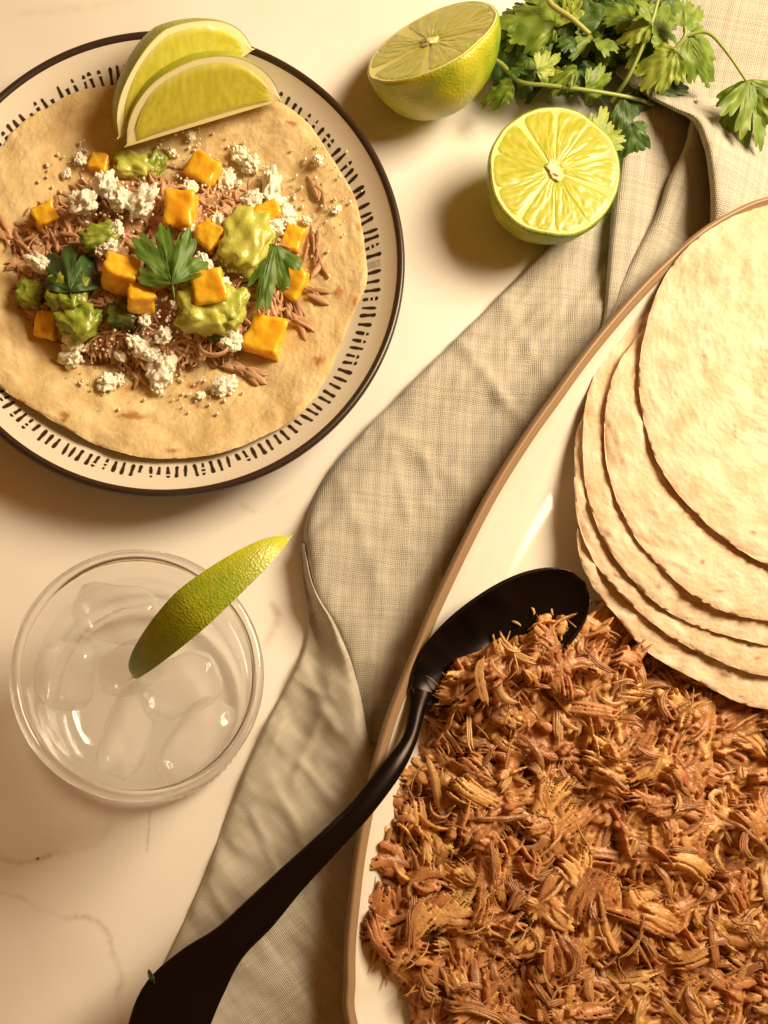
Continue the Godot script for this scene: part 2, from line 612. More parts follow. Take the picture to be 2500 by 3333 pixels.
func napkin() -> void:
	var t := thing("linen_napkin", "rumpled beige linen napkin lying under the platter and lime", "napkin")
	var A := []
	var left := [Vector2(1880, 700), Vector2(1771, 818), Vector2(1640, 948), Vector2(1500, 1087), Vector2(1364, 1222), Vector2(1232, 1357), Vector2(1119, 1474), Vector2(1032, 1600), Vector2(990, 1745), Vector2(1022, 1925), Vector2(1100, 2060), Vector2(1152, 2215), Vector2(1180, 2400)]
	var right := [Vector2(1990, 690), Vector2(1984, 850), Vector2(1990, 1010), Vector2(2010, 1150), Vector2(1960, 1330), Vector2(1880, 1500), Vector2(1800, 1650), Vector2(1720, 1800), Vector2(1650, 1960), Vector2(1580, 2100), Vector2(1520, 2240), Vector2(1470, 2380), Vector2(1430, 2500)]
	var eh := [0.005, 0.006, 0.006, 0.006, 0.007, 0.007, 0.008, 0.010, 0.013, 0.011, 0.007, 0.004, 0.003]
	for i in left.size():
		A.push_back(row(left[i], right[i], eh[i], lerpf(eh[i], 0.005, 0.5), 0.004))
	var cr_a := []
	for q in [[1490, 1095, 1735, 1400, 0.0012, 0.0030], [1385, 1480, 1420, 1590, 0.0008, 0.0022], [1290, 1490, 1330, 1680, 0.0010, 0.0026], [1640, 960, 1790, 1230, 0.0007, 0.0035], [1240, 1370, 1500, 1560, 0.0009, 0.0045], [1110, 1560, 1240, 1900, 0.0009, 0.0040], [1560, 1130, 1640, 1290, 0.0006, 0.003]]:
		var p0 := P(q[0], q[1], 0.006)
		var p1 := P(q[2], q[3], 0.006)
		cr_a.push_back([Vector2(p0.x, p0.z), Vector2(p1.x, p1.z), q[4], q[5]])
	obj("cloth_fold", cloth(A, 0.06, 0.0030, Vector2(24, 9), 0.75, 3.0, 12, cr_a), M.linen, t)
	var L := []
	var cr_l := []
	for q in [[1050, 2330, 960, 2540, 0.0011, 0.0024], [890, 2540, 1010, 2760, 0.0010, 0.0026], [830, 2650, 930, 2890, 0.0010, 0.0022], [690, 2870, 780, 3040, 0.0009, 0.0026], [1000, 2190, 1090, 2370, 0.0009, 0.0028], [930, 2330, 880, 2450, 0.0008, 0.0020], [980, 2480, 1090, 2600, 0.0009, 0.0022], [760, 2740, 850, 2800, 0.0008, 0.0020], [860, 3080, 960, 3250, 0.0009, 0.0026], [950, 3150, 1000, 3290, 0.0008, 0.0020], [1010, 2880, 1080, 3060, 0.0008, 0.0024]]:
		var p0 := P(q[0], q[1], 0.006)
		var p1 := P(q[2], q[3], 0.006)
		cr_l.push_back([Vector2(p0.x, p0.z), Vector2(p1.x, p1.z), q[4], q[5]])
	left = [Vector2(975, 1765), Vector2(985, 1900), Vector2(1000, 2030), Vector2(978, 2140), Vector2(915, 2265), Vector2(840, 2412), Vector2(758, 2609), Vector2(690, 2800), Vector2(600, 3010), Vector2(500, 3220), Vector2(400, 3440)]
	right = [Vector2(990, 1770), Vector2(1024, 1915), Vector2(1092, 2032), Vector2(1140, 2145), Vector2(1172, 2255), Vector2(1200, 2410), Vector2(1245, 2570), Vector2(1290, 2750), Vector2(1290, 2960), Vector2(1290, 3170), Vector2(1290, 3400)]
	var rh := [0.012, 0.0135, 0.0135, 0.014, 0.014, 0.012, 0.008, 0.005, 0.005, 0.005, 0.005]
	for i in left.size():
		var l: Vector2 = left[i]
		var r: Vector2 = right[i]
		var q := [V(l.x + 3, l.y, 0.0006), V(l.x, l.y, 0.002)]
		for s in [0.07, 0.35, 0.65, 0.9]:
			var h: float = lerpf(0.0045, rh[i], smoothstep(0.25, 0.9, s))
			q.push_back(V(lerpf(l.x, r.x, s), lerpf(l.y, r.y, s), h))
		q.push_back(V(r.x, r.y, rh[i] * 0.75))
		q.push_back(V(r.x - 6, r.y, rh[i] * 0.45))
		L.push_back(q)
	obj("cloth_fold", cloth(L, -0.62, 0.0016, Vector2(26, 11), 2.3, 11.0, 12, cr_l), M.linen, t)
	var B := []
	left = [Vector2(2040, 380), Vector2(2015, 540), Vector2(1994, 680), Vector2(1984, 780), Vector2(1976, 900), Vector2(1964, 1030), Vector2(1930, 1130), Vector2(1900, 1230)]
	right = [Vector2(2300, 290), Vector2(2270, 430), Vector2(2240, 600), Vector2(2210, 720), Vector2(2150, 840), Vector2(2080, 960), Vector2(2010, 1070), Vector2(1960, 1180)]
	for i in left.size():
		var h: float = lerpf(0.014, 0.007, float(i) / 7.0)
		B.push_back([V(left[i].x + 14, left[i].y, 0.004), V(left[i].x, left[i].y, h * 0.7), V(lerpf(left[i].x, right[i].x, 0.12), lerpf(left[i].y, right[i].y, 0.12), h), V(lerpf(left[i].x, right[i].x, 0.5), lerpf(left[i].y, right[i].y, 0.5), h * 0.8), V(right[i].x, right[i].y, 0.004)])
	obj("cloth_fold", cloth(B, 0.1, 0.0008, Vector2(22, 9), 0.4, 23.0), M.linen, t)
	var C := []
	left = [Vector2(2255, 330), Vector2(2243, 405), Vector2(2222, 490), Vector2(2172, 590), Vector2(2134, 700), Vector2(2052, 852), Vector2(2000, 970), Vector2(1950, 1090)]
	right = [Vector2(2440, 300), Vector2(2420, 380), Vector2(2400, 500), Vector2(2400, 620), Vector2(2380, 720), Vector2(2300, 850), Vector2(2200, 970), Vector2(2100, 1090)]
	for i in left.size():
		var h: float = lerpf(0.018, 0.009, float(i) / 7.0)
		C.push_back([V(left[i].x + 16, left[i].y + 6, 0.004), V(left[i].x, left[i].y, h * 0.7), V(lerpf(left[i].x, right[i].x, 0.12), lerpf(left[i].y, right[i].y, 0.12), h), V(lerpf(left[i].x, right[i].x, 0.5), lerpf(left[i].y, right[i].y, 0.5), h * 0.7), V(right[i].x, right[i].y, 0.003)])
	obj("cloth_fold", cloth(C, 0.3, 0.0008, Vector2(22, 9), 0.4, 37.0), M.linen, t)
	var D := []
	left = [Vector2(1930, -160), Vector2(1945, 20), Vector2(1960, 170), Vector2(2060, 280), Vector2(2190, 352), Vector2(2256, 396), Vector2(2292, 480), Vector2(2309, 575), Vector2(2313, 690), Vector2(2300, 860)]
	var dh := [0.004, 0.005, 0.007, 0.016, 0.026, 0.028, 0.028, 0.027, 0.024, 0.012]
	for i in left.size():
		var l: Vector2 = left[i]
		var ry := lerpf(-160.0, 1100.0, float(i) / 9.0)
		var h: float = dh[i]
		D.push_back([V(l.x + 30, l.y - 6, h * 0.2), V(l.x + 6, l.y - 2, h * 0.5), V(l.x, l.y, h * 0.82), V(l.x + 26, l.y - 4, h), V(l.x + 110, lerpf(l.y, ry, 0.15), h * 0.82), V(l.x + 260, lerpf(l.y, ry, 0.4), lerpf(h * 0.5, 0.008, 0.5)), V(2560, lerpf(l.y, ry, 0.8), 0.009), V(2760, ry, 0.006)])
	obj("cloth_fold", cloth(D, 0.25, 0.0012, Vector2(14, 7), 0.5, 51.0), M.linen, t)


# ---------------------------------------------------------------- round bread

func outline(pts: Array, h: float, count: int) -> PackedVector3Array:
	var q := []
	for p in pts:
		q.push_back(P(p.x, p.y, h))
	var per := maxi(1, int(round(float(count) / q.size())))
	return spline(q, true, per)


func circle_pts(c: Vector2, r: float, h: float, count: int, wob: float, seed_: float) -> PackedVector3Array:
	var o := P(c.x, c.y, h)
	var rr := P(c.x + r, c.y, h).x - o.x
	var out := PackedVector3Array()
	for i in count:
		var a := TAU * i / count
		var k := 1.0 + wob * n_lo.get_noise_2d(cos(a) * 1.3 + seed_, sin(a) * 1.3) + 0.4 * wob * n_lo.get_noise_2d(cos(a) * 5.0 + seed_, sin(a) * 5.0)
		out.push_back(o + Vector3(cos(a), 0, sin(a)) * rr * k)
	return out


func tortilla_mesh(edge: PackedVector3Array, height: Callable, thick: float, seed_: float, c0: Color, c1: Color, toast: float, spots: Array, rings := 64) -> ArrayMesh:
	var mb := MB.new()
	var n := edge.size()
	var mid := Vector3.ZERO
	for p in edge:
		mid += p / n
	for side in [1.0, -1.0]:
		for r in rings + 1:
			var t := pow(float(r) / rings, 0.85)
			for i in n:
				var ragged := 1.0 + (0.0025 * n_hi.get_noise_2d(i * 0.9, seed_) if r == rings else 0.0)
				var p := mid.lerp(edge[i], t * ragged)
				var y: float = height.call(p, t)
				var blis := maxf(0.0, n_hi.get_noise_2d(p.x * 90.0 + seed_, p.z * 90.0)) + 0.7 * maxf(0.0, n_hi.get_noise_2d(p.x * 330.0 + seed_, p.z * 330.0) - 0.1)
				var crease := absf(n_lo.get_noise_2d(p.x * 16.0 + seed_ * 2.0, p.z * 16.0))
				y += side * thick * 0.5 * sqrt(maxf(0.0, 1.0 - pow(t, 14.0)))
				if side > 0.0:
					y += (0.0007 if rings > 85 else 0.0010) * blis - 0.0006 * maxf(0.0, 0.2 - crease) * 5.0
				var k := clampf(0.45 + 0.55 * n_lo.get_noise_2d(p.x * 45.0, p.z * 45.0 + seed_) + 0.7 * blis, 0.0, 1.0)
				var c := c0.lerp(c1, k)
				var ts := maxf(0.0, n_hi.get_noise_2d(p.x * 60.0 + 9.0, p.z * 60.0 + seed_ * 3.0) - 0.33) * 3.0 * toast * (0.25 + pow(t, 3.0))
				for s in spots:
					var d := Vector2((p.x - s[0].x) / s[1], (p.z - s[0].z) / s[2]).length() + 0.45 * n_hi.get_noise_2d(p.x * 260.0, p.z * 260.0)
					ts += clampf(1.4 - 1.2 * d, 0.0, 0.9)
				c = c.lerp(Color(0.34, 0.13, 0.035), clampf(ts, 0.0, 0.85))
				mb.vert(Vector3(p.x, y, p.z), c)
		mb.grid(0 if side > 0.0 else (rings + 1) * n, rings + 1, n, true)
	# reverse the lower sheet so that both face outwards
	var half := mb.idx.size() / 2
	for i in range(half, mb.idx.size(), 3):
		var k := mb.idx[i + 1]
		mb.idx[i + 1] = mb.idx[i + 2]
		mb.idx[i + 2] = k
	return mb.done()


# ---------------------------------------------------------------- limes

func rind_color(k: float) -> Color:
	return Color(0.17, 0.29, 0.014).lerp(Color(0.56, 0.52, 0.03), clampf(k, 0.0, 1.0))


func pulp_color(a: float, b: float) -> Color:
	return Color(0.37, 0.38, 0.022).lerp(Color(0.54, 0.52, 0.10), clampf(0.42 + 0.6 * n_hi.get_noise_2d(a, b) + 0.4 * n_hi.get_noise_2d(a * 3.0, b * 2.0), 0.0, 1.0))


func lime_half(label: String, at: Vector3, normal: Vector3, spin: float, R: float, seed_: float, yellow: float) -> void:
	var t := thing("lime_half", label, "lime", "cut limes", at)
	var x := normal.cross(Vector3.FORWARD).normalized()
	t.basis = Basis(x, normal, x.cross(normal)).rotated(normal, spin)
	var D := R * 1.02
	var mb := MB.new()
	var rows := 26
	var seg := 72
	for i in rows + 1:
		var f := float(i) / rows
		var y := -D * cos(f * PI / 2.0)
		var r := R * sin(f * PI / 2.0)
		if i == 0:
			y -= 0.0012
		for s in seg:
			var a := TAU * s / seg
			var q := Vector3(cos(a), y / D, sin(a))
			var k := 1.0 + 0.022 * n_lo.get_noise_3dv(q * 1.6 + Vector3.ONE * seed_) + 0.010 * cos(a * 5.0 + seed_) * f
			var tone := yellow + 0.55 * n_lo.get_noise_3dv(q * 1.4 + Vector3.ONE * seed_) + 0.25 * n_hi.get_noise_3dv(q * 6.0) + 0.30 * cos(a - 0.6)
			mb.vert(Vector3(cos(a) * r * k, y, sin(a) * r * k), rind_color(tone))
	for s in seg:
		var a := TAU * s / seg
		var k := 1.0 + 0.022 * n_lo.get_noise_3dv(Vector3(cos(a), 0, sin(a)) * 1.6 + Vector3.ONE * seed_) + 0.010 * cos(a * 5.0 + seed_)
		var r := R * k - 0.0007
		mb.vert(Vector3(cos(a) * r, 0.0002, sin(a) * r), rind_color(yellow))
	mb.grid(0, rows + 2, seg, true)
	obj("rind", mb.done(), M.rind, t)
	mb = MB.new()
	for i in 7:
		for s in seg:
			var a := TAU * s / seg
			var k := 1.0 + 0.022 * n_lo.get_noise_3dv(Vector3(cos(a), 0, sin(a)) * 1.6 + Vector3.ONE * seed_) + 0.010 * cos(a * 5.0 + seed_)
			var r: float = [R * k - 0.00065, R * k - 0.0008, R * k - 0.0011, R * k - 0.0015, R * 0.5, R * 0.2, 0.0][i]
			var y: float = [0.0001, 0.0004, 0.0005, 0.0003, 0.0002, 0.0002, 0.0002][i]
			mb.vert(Vector3(cos(a) * r, y, sin(a) * r), Color(0.72, 0.68, 0.34) if i < 3 else Color(0.62, 0.585, 0.21))
	mb.grid(0, 7, seg, true)
	obj("pith", mb.done(false), M.pith, t)
	var count := 10
	for g in count:
		mb = MB.new()
		var a0 := TAU * g / count + seed_ + rng.randf_range(-0.08, 0.08)
		var half := PI / count * rng.randf_range(0.95, 1.1)
		var rin := R * rng.randf_range(0.08, 0.16)
		var nr := 20
		var nc := 14
		for i in nr + 1:
			var f := float(i) / nr
			var r := lerpf(rin, R - 0.0013, f)
			for j in nc + 1:
				var s := 2.0 * j / nc - 1.0
				var w := maxf(0.02, half - 0.00008 / r) * sqrt(maxf(0.02, 1.0 - pow(maxf(0.0, (f - 0.80) / 0.23), 3.0)))
				var a := a0 + s * w
				var edge := minf(1.0, minf(1.0 - absf(s), minf(f, 1.0 - f) * 2.2) * 9.0)
				var str := n_hi.get_noise_2d(a * 44.0 + seed_ * 9.0, f * 2.0 + g * 5.0)
				var y := lerpf(0.0001, 0.00042, sqrt(maxf(0.0, edge))) + 0.0002 * str * edge + 0.00008 * n_hi.get_noise_2d(a * 60.0, f * 9.0)
				mb.vert(Vector3(cos(a) * r, y, sin(a) * r), pulp_color(a * 44.0 + seed_ * 9.0, f * 2.2 + g * 5.0).lerp(Color(0.68, 0.65, 0.26), 0.3 * (1.0 - edge)))
		mb.grid(0, nr + 1, nc + 1)
		obj("segment", mb.done(false), M.pulp, t)
	var core := lump(Vector3(0.0056, 0.0022, 0.0078), 0.9, 0.7, 1.4, Color(0.78, 0.74, 0.46), Color(0.66, 0.62, 0.3), 6, int(seed_ * 7.0))
	obj("core", core, M.pith, t).position = Vector3(0.0006, 0.0002, 0.0004)


# a wedge cut along the lime: local x runs tip to tip, the sector opens from angle f1 down by "open"
func lime_wedge(label: String, at: Vector3, axis: Vector3, radial: Vector3, a: float, b: float, open: float, seed_: float, yellow: float, slant := 0.0) -> void:
	var t := thing("lime_wedge", label, "lime wedge", "lime wedges", at)
	var x := axis.normalized()
	var z := radial.slide(x).normalized()
	t.basis = Basis(x, z.cross(x), z)
	var rad := func(s: float) -> float:
		var k := absf(s)
		return b * maxf(sqrt(maxf(0.0, 1.0 - pow(k, 2.1))) * (1.0 - 0.10 * k), 0.13 * smoothstep(1.06, 0.92, k)) * (1.0 + 0.02 * sin(s * 5.0 + seed_))
	var n := 48
	var m := 16
	var mb := MB.new()
	for i in n + 1:
		var s := -1.05 + 2.1 * i / n
		for j in m + 1:
			var q := open * j / m
			var r: float = rad.call(s)
			var tone := yellow + 0.25 * n_lo.get_noise_3d(s * 1.5 + seed_, q, 0.0) + 0.25 * n_hi.get_noise_3d(s * 8.0, q * 5.0, seed_) + 0.35 * maxf(0.0, absf(s) - 0.75) + slant * s
			mb.vert(Vector3(s * a, sin(q) * r, cos(q) * r), rind_color(tone))
	mb.grid(0, n + 1, m + 1)
	obj("rind", mb.done(false), M.rind, t)
	for face in 2:
		var q := 0.0 if face == 0 else open
		var nrm := Vector3(0, -1, 0) if face == 0 else Vector3(0, cos(open), -sin(open))
		var dir := Vector3(0, sin(q), cos(q))
		mb = MB.new()
		for i in n + 1:
			var s := -1.05 + 2.1 * i / n
			for j in 10:
				var r: float = rad.call(s) - (0.0006 if j < 9 else 0.0)
				var u := minf(1.0, float(j) / 8.0)
				mb.vert(Vector3(s * a * 0.995, 0, 0) + dir * maxf(0.0, r) * u + nrm * (0.00012 - 0.0002 * absf(u - 0.5)), Color(0.72, 0.68, 0.34).lerp(Color(0.78, 0.76, 0.46), u) if j < 9 else rind_color(yellow))
		mb.grid(0, n + 1, 10)
		obj("pith", mb.done(false), M.pith, t)
		mb = MB.new()
		var rows := 20
		for i in n + 1:
			var s := lerpf(-0.90, 0.90, float(i) / n)
			var r: float = rad.call(s)
			var top := maxf(r - 0.0017, 0.0012) * sqrt(maxf(0.05, 1.0 - pow(absf(s) / 0.94, 6.0)))
			for j in rows + 1:
				var u := float(j) / rows
				var h := lerpf(0.0009, top, u)
				var edge := clampf(minf(minf(u, 1.0 - u) * 8.0, (0.90 - absf(s)) * 14.0), 0.0, 1.0)
				var warp := s * 16.0 + 3.0 * s * u
				var str := n_hi.get_noise_2d(warp * 1.6 + seed_ * 5.0, u * 1.5)
				mb.vert(Vector3(s * a, 0, 0) + dir * h + nrm * (lerpf(-0.0002, 0.0007, edge) + 0.0002 * str * edge), pulp_color(warp * 1.6 + seed_ * 5.0, u * 1.6).lerp(Color(0.72, 0.64, 0.07), 0.38).lerp(Color(0.7, 0.67, 0.32), 0.6 * (1.0 - edge)))
		mb.grid(0, n + 1, rows + 1)
		obj("flesh", mb.done(false), M.pulp, t)


# ---------------------------------------------------------------- coriander

func leaf_mesh(size: float, seed_: float, c0: Color, c1: Color, curl: float, deep := 1.0) -> ArrayMesh:
	var mb := MB.new()
	var nt := 96
	var nr := 9
	var lob := [[-1.22, 0.74], [-0.62, 0.92], [0.0, 1.0], [0.62, 0.92], [1.22, 0.74]]
	for i in nt + 1:
		var th := lerpf(-1.62, 1.62, float(i) / nt)
		var r := 0.0
		for l in lob:
			var wid: float = 0.36 / deep
			var k: float = l[1] * (1.0 + 0.10 * sin(seed_ * 3.0 + l[0] * 4.0))
			r = maxf(r, k * (1.0 - 0.42 * pow(absf(th - l[0]) / wid, 3.0)))
		r = maxf(r, 0.52 / (0.5 + 0.5 * deep) * (1.0 - 0.3 * pow(absf(th) / 1.62, 3.0)))
		r *= 0.84 + 0.16 * sqrt(absf(sin(th * 15.0 + seed_))) - 0.02 * sin(th * 31.0 + seed_)
		if absf(th) > 1.4:
			r *= 1.0 - (absf(th) - 1.4) * 2.6
		for j in nr + 1:
			var u := float(j) / nr
			var rr := r * u * size
			var x := sin(th) * rr * 0.72
			var z := cos(th) * rr
			var vein := 0.0
			for l in lob:
				vein = maxf(vein, 1.0 - absf(th - l[0]) * (6.0 + 10.0 * u))
			var y: float = -curl * size * (pow(u * r, 2.0)) + size * 0.035 * sin(th * 4.7 + seed_) * u - size * 0.007 * maxf(vein, 0.0) + size * 0.05 * n_lo.get_noise_2d(x / size * 3.0 + seed_, z / size * 3.0)
			var k := clampf(0.5 + 0.7 * n_lo.get_noise_2d(x / size * 2.0 + seed_ * 2.0, z / size * 2.0) + 0.16 * maxf(0.0, vein), 0.0, 1.0)
			mb.vert(Vector3(x, y, z), c0.lerp(c1, k))
	mb.grid(0, nt + 1, nr + 1)
	return mb.done(false)


func leaf(parent: Node, u0: Vector3, u1: Vector3, seed_: float, tone: int, curl := 0.25, roll := 0.0, deep := 1.0) -> MeshInstance3D:
	var b := P(u0.x, u0.y, u0.z)
	var e := P(u1.x, u1.y, u1.z)
	var z := (e - b).normalized()
	var x := Vector3.UP.cross(z).normalized()
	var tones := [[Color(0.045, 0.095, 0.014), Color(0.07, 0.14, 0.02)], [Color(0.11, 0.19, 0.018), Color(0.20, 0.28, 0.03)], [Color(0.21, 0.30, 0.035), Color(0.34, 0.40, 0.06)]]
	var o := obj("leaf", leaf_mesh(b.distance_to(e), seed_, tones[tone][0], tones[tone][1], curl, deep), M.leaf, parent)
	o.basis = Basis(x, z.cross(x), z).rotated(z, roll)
	o.position = b
	return o


func stem(parent: Node, pts: Array, w: float, c: Color) -> void:
	var q := []
	for p in pts:
		q.push_back(P(p.x, p.y, p.z))
	var mb := MB.new()
	var s := spline(q, false, 8)
	var n := s.size()
	var first := 0
	for i in n:
		var along := (s[mini(i + 1, n - 1)] - s[maxi(i - 1, 0)]).normalized()
		var side := along.cross(Vector3.UP).normalized()
		var top := side.cross(along)
		var r := 0.8 * w * lerpf(1.15, 0.8, float(i) / n)
		for k in 8:
			var a := TAU * k / 8.0
			mb.vert(s[i] + (side * cos(a) + top * sin(a)) * r * (1.0 + 0.12 * cos(a * 3.0)), c)
	mb.grid(first, n, 8, true)
	obj("stem", mb.done(), M.stem, parent)


# ---------------------------------------------------------------- plate and platter

const PLATE := Vector3(-0.0965, 0, -0.1022)
const PLATE_R := 0.1032


func plate() -> void:
	var t := thing("dinner_plate", "round cream stoneware plate with dark brown rim and ring of brown dashes", "plate", "", PLATE)
	var R := PLATE_R
	obj("foot", lathe([Vector2(0.0, 0.004), Vector2(0.05, 0.004), Vector2(0.055, 0.0004), Vector2(0.060, 0.0004), Vector2(0.064, 0.003), Vector2(R - 0.016, 0.011), Vector2(R - 0.004, 0.0195), Vector2(R - 0.0008, 0.022)], 180), M.dark_glaze, t)
	obj("rim_band", lathe([Vector2(R - 0.0008, 0.0218), Vector2(R, 0.0232), Vector2(R - 0.0006, 0.0246), Vector2(R - 0.0018, 0.0250), Vector2(R - 0.0029, 0.0244), Vector2(R - 0.0034, 0.0236)], 220), M.dark_glaze, t)
	obj("rim", lathe([Vector2(R - 0.0034, 0.0236), Vector2(R - 0.0052, 0.0221), Vector2(R - 0.007, 0.0208), Vector2(R - 0.0084, 0.0199)], 180), M.glaze, t)
	obj("dash_pattern", lathe([Vector2(R - 0.0172, 0.0150), Vector2(R - 0.0142, 0.0166), Vector2(R - 0.0113, 0.0182), Vector2(R - 0.0084, 0.0199)], 180), M.patterned_glaze, t)
	obj("well", lathe([Vector2(0.0, 0.0075), Vector2(0.04, 0.0075), Vector2(0.062, 0.008), Vector2(0.073, 0.0105), Vector2(R - 0.0205, 0.0133), Vector2(R - 0.0172, 0.0150)], 180), M.glaze, t)


func taco_y(p: Vector3, _t := 0.0) -> float:
	var d := Vector2(p.x - PLATE.x, p.z - PLATE.z).length()
	return 0.0105 + 0.0085 * pow(smoothstep(0.045, 0.092, d), 1.2) + 0.0012 * n_lo.get_noise_2d(p.x * 30.0, p.z * 30.0 + 70.0)


func heap_y(p: Vector3) -> float:
	var c := P(500, 855, 0.02)
	var k := pow(absf(p.x - c.x) / 0.060, 2.2) + pow(absf(p.z - c.z) / 0.042, 2.2)
	return taco_y(p) + 0.0015 + 0.0175 * sqrt(maxf(0.0, 1.0 - k))


# a spot of the enlarged taco picture, on top of the filling
func on_heap(x: float, y: float, extra := 0.0) -> Vector3:
	var h := 0.02
	var p := Vector3.ZERO
	for i in 4:
		p = P(x * 0.663, 400.0 + y * 0.663, h)
		h = heap_y(p) + extra
	p.y = h
	return p


func settled(pts: Array, f: Callable) -> Array:
	var out := []
	for q in pts:
		var h := 0.018
		var p := Vector3.ZERO
		for i in 4:
			p = P(q.x, q.y, h)
			h = f.call(p, 1.0)
		out.push_back(p)
	return out


func taco() -> void:
	var pts := []
	for q in [[380, 335], [560, 322], [740, 322], [930, 345], [1090, 400], [1200, 490], [1300, 640], [1368, 760], [1400, 900], [1415, 1080], [1372, 1190], [1312, 1340], [1250, 1480], [1150, 1600], [1000, 1690], [850, 1748], [650, 1770], [500, 1755], [370, 1715], [250, 1650], [100, 1560], [0, 1490], [-120, 1330], [-180, 1140], [-190, 960], [-130, 750], [0, 580], [60, 500], [200, 405]]:
		pts.push_back(Vector2(q[0], q[1]) * 0.8439)
	var edge := spline(settled(pts, taco_y), true, 9)
	var spots := []
	for q in [[285, 902, 7, 3.5], [180, 851, 3, 4], [426, 1257, 5, 3.5], [632, 1250, 6, 3], [703, 1283, 5, 2.5], [640, 1320, 3, 3], [214, 1380, 3, 4], [215, 1362, 3, 3], [1098, 963, 4, 5], [1030, 1190, 3, 4], [1045, 1195, 3, 3], [1165, 765, 2.5, 4], [1150, 1010, 1.5, 5], [945, 435, 4, 2.5], [700, 850, 4, 3], [568, 1480, 5, 2], [430, 1360, 10, 4], [320, 1180, 3, 4], [880, 1440, 4, 2.5]]:
		spots.push_back([P(q[0], q[1], 0.013), q[2] * 0.0006, q[3] * 0.0006])
	var o := obj("corn_tortilla", tortilla_mesh(edge, taco_y, 0.0022, 2.0, Color(0.59, 0.43, 0.20), Color(0.71, 0.57, 0.32), 0.2, spots, 90), M.tortilla)
	tag(o, "soft tan corn tortilla lying open on the dashed plate under the filling", "tortilla")
	# shredded pork under the toppings
	var pork := thing("taco_pork", "heap of pinkish shredded pork on the tortilla under mango and cheese", "shredded pork")
	pork.set_meta("kind", "stuff")
	var c0 := Color(0.46, 0.235, 0.11)
	var c1 := Color(0.62, 0.385, 0.22)
	var fl := Field.new()
	var nw := on_heap(0, 120)
	var se := on_heap(1580, 1300)
	fl.setup(Vector2(nw.x, nw.z), Vector2(se.x, se.z), 0.00036)
	var mass_y := func(p: Vector3) -> float:
		var base := taco_y(p)
		return base + (heap_y(p) - base) * (0.9 + 0.12 * n_lo.get_noise_2d(p.x * 60.0, p.z * 60.0)) - 0.003
	for j in fl.nz:
		for i in fl.nx:
			var p := Vector3(fl.x0 + i * fl.cell, 0, fl.z0 + j * fl.cell)
			fl.h[j * fl.nx + i] = mass_y.call(p) - 0.003
			fl.col[j * fl.nx + i] = Color(0.36, 0.19, 0.10)
	var sets := []
	for i in 12:
		sets.push_back(ridge_set(0.12))
	for i in 1700:
		var a := rng.randf() * TAU
		var d := sqrt(rng.randf()) * 1.0
		var p := on_heap(755 + cos(a) * d * 700, 690 + sin(a) * d * 470)
		p.y = mass_y.call(p) - 0.0014 + rng.randf_range(-0.0008, 0.0022)
		var yaw := n_lo.get_noise_2d(p.x * 40.0, p.z * 40.0) * 7.0 + rng.randf_range(-0.8, 0.8)
		var big := rng.randf() < 0.25
		var w := rng.randf_range(0.0012, 0.0028) if big else rng.randf_range(0.0005, 0.0011)
		var path := curl_path(p, yaw, rng.randf_range(-0.2, 0.2), rng.randf_range(0.006, 0.016), rng.randf_range(-1.4, 1.4), rng.randf_range(0.0, 0.5), 10)
		if big:
			fl.bundle(path, w, rng.randi_range(4, 7), c0, c1, rng, sets)
		else:
			fl.press(path, w, w * 0.7, sets[rng.randi() % 12], c0, c1, 0.0004)
	var mb := MB.new()
	var at := PackedInt32Array()
	at.resize(fl.nx * fl.nz)
	for j in fl.nz:
		for i in fl.nx:
			var k := j * fl.nx + i
			var p := Vector3(fl.x0 + i * fl.cell, fl.h[k], fl.z0 + j * fl.cell)
			at[k] = mb.vert(p, fl.col[k])
			if i > 0 and j > 0 and p.y > taco_y(p) - 0.002:
				mb.quad(at[k - fl.nx - 1], at[k - fl.nx], at[k], at[k - 1])
	obj("meat_mass", mb.done(false), M.taco_meat, pork)
	mb = MB.new()
	for i in 380:
		var a := rng.randf() * TAU
		var d := sqrt(rng.randf_range(0.3, 1.1))
		var p := on_heap(755 + cos(a) * d * 700, 690 + sin(a) * d * 470)
		p.y -= 0.002 + 0.001 * rng.randf()
		p.y = maxf(p.y, taco_y(p) + 0.0012)
		var yaw := n_lo.get_noise_2d(p.x * 40.0, p.z * 40.0) * 7.0 + rng.randf_range(-0.9, 0.9)
		strand(mb, curl_path(p, yaw, rng.randf_range(-0.2, 0.3), rng.randf_range(0.006, 0.014), rng.randf_range(-1.6, 1.6), rng.randf_range(0.2, 0.8), 8), rng.randf_range(0.0004, 0.0010), rng.randf_range(0.0003, 0.0006), 6, 0.15, c0, c1)
	for q in [[1450, 880, 0.9], [1480, 980, 0.7], [1440, 940, 1.2], [1540, 850, 0.3], [1560, 700, 1.4], [1530, 600, 1.3], [1210, 1210, 0.5], [1150, 1190, 0.4], [1250, 1250, 0.6], [60, 560, 1.0], [20, 520, 0.8], [100, 600, 1.1], [660, 1190, 1.2], [690, 1240, 1.3], [1560, 340, 1.3]]:
		for k in 4:
			var p := on_heap(q[0] + rng.randf_range(-30, 30), q[1] + rng.randf_range(-30, 30), 0.001)
			strand(mb, curl_path(p, q[2] + rng.randf_range(-0.4, 0.4), 0.0, rng.randf_range(0.008, 0.016), rng.randf_range(-0.6, 0.6), 0.2, 8), rng.randf_range(0.0006, 0.0016), 0.0007, 6, 0.25, c0, c1)
	obj("meat_shreds", mb.done(), M.taco_meat, pork).set_meta("kind", "stuff")
	mb = MB.new()
	var ring := PackedVector3Array()
	var rc := on_heap(1050, 1100, 0.0015)
	for i in 22:
		var a := lerpf(-2.6, 2.3, i / 21.0)
		ring.push_back(rc + Vector3(sin(a) * 0.0062, 0.0014 * cos(a * 0.7), cos(a) * 0.0046))
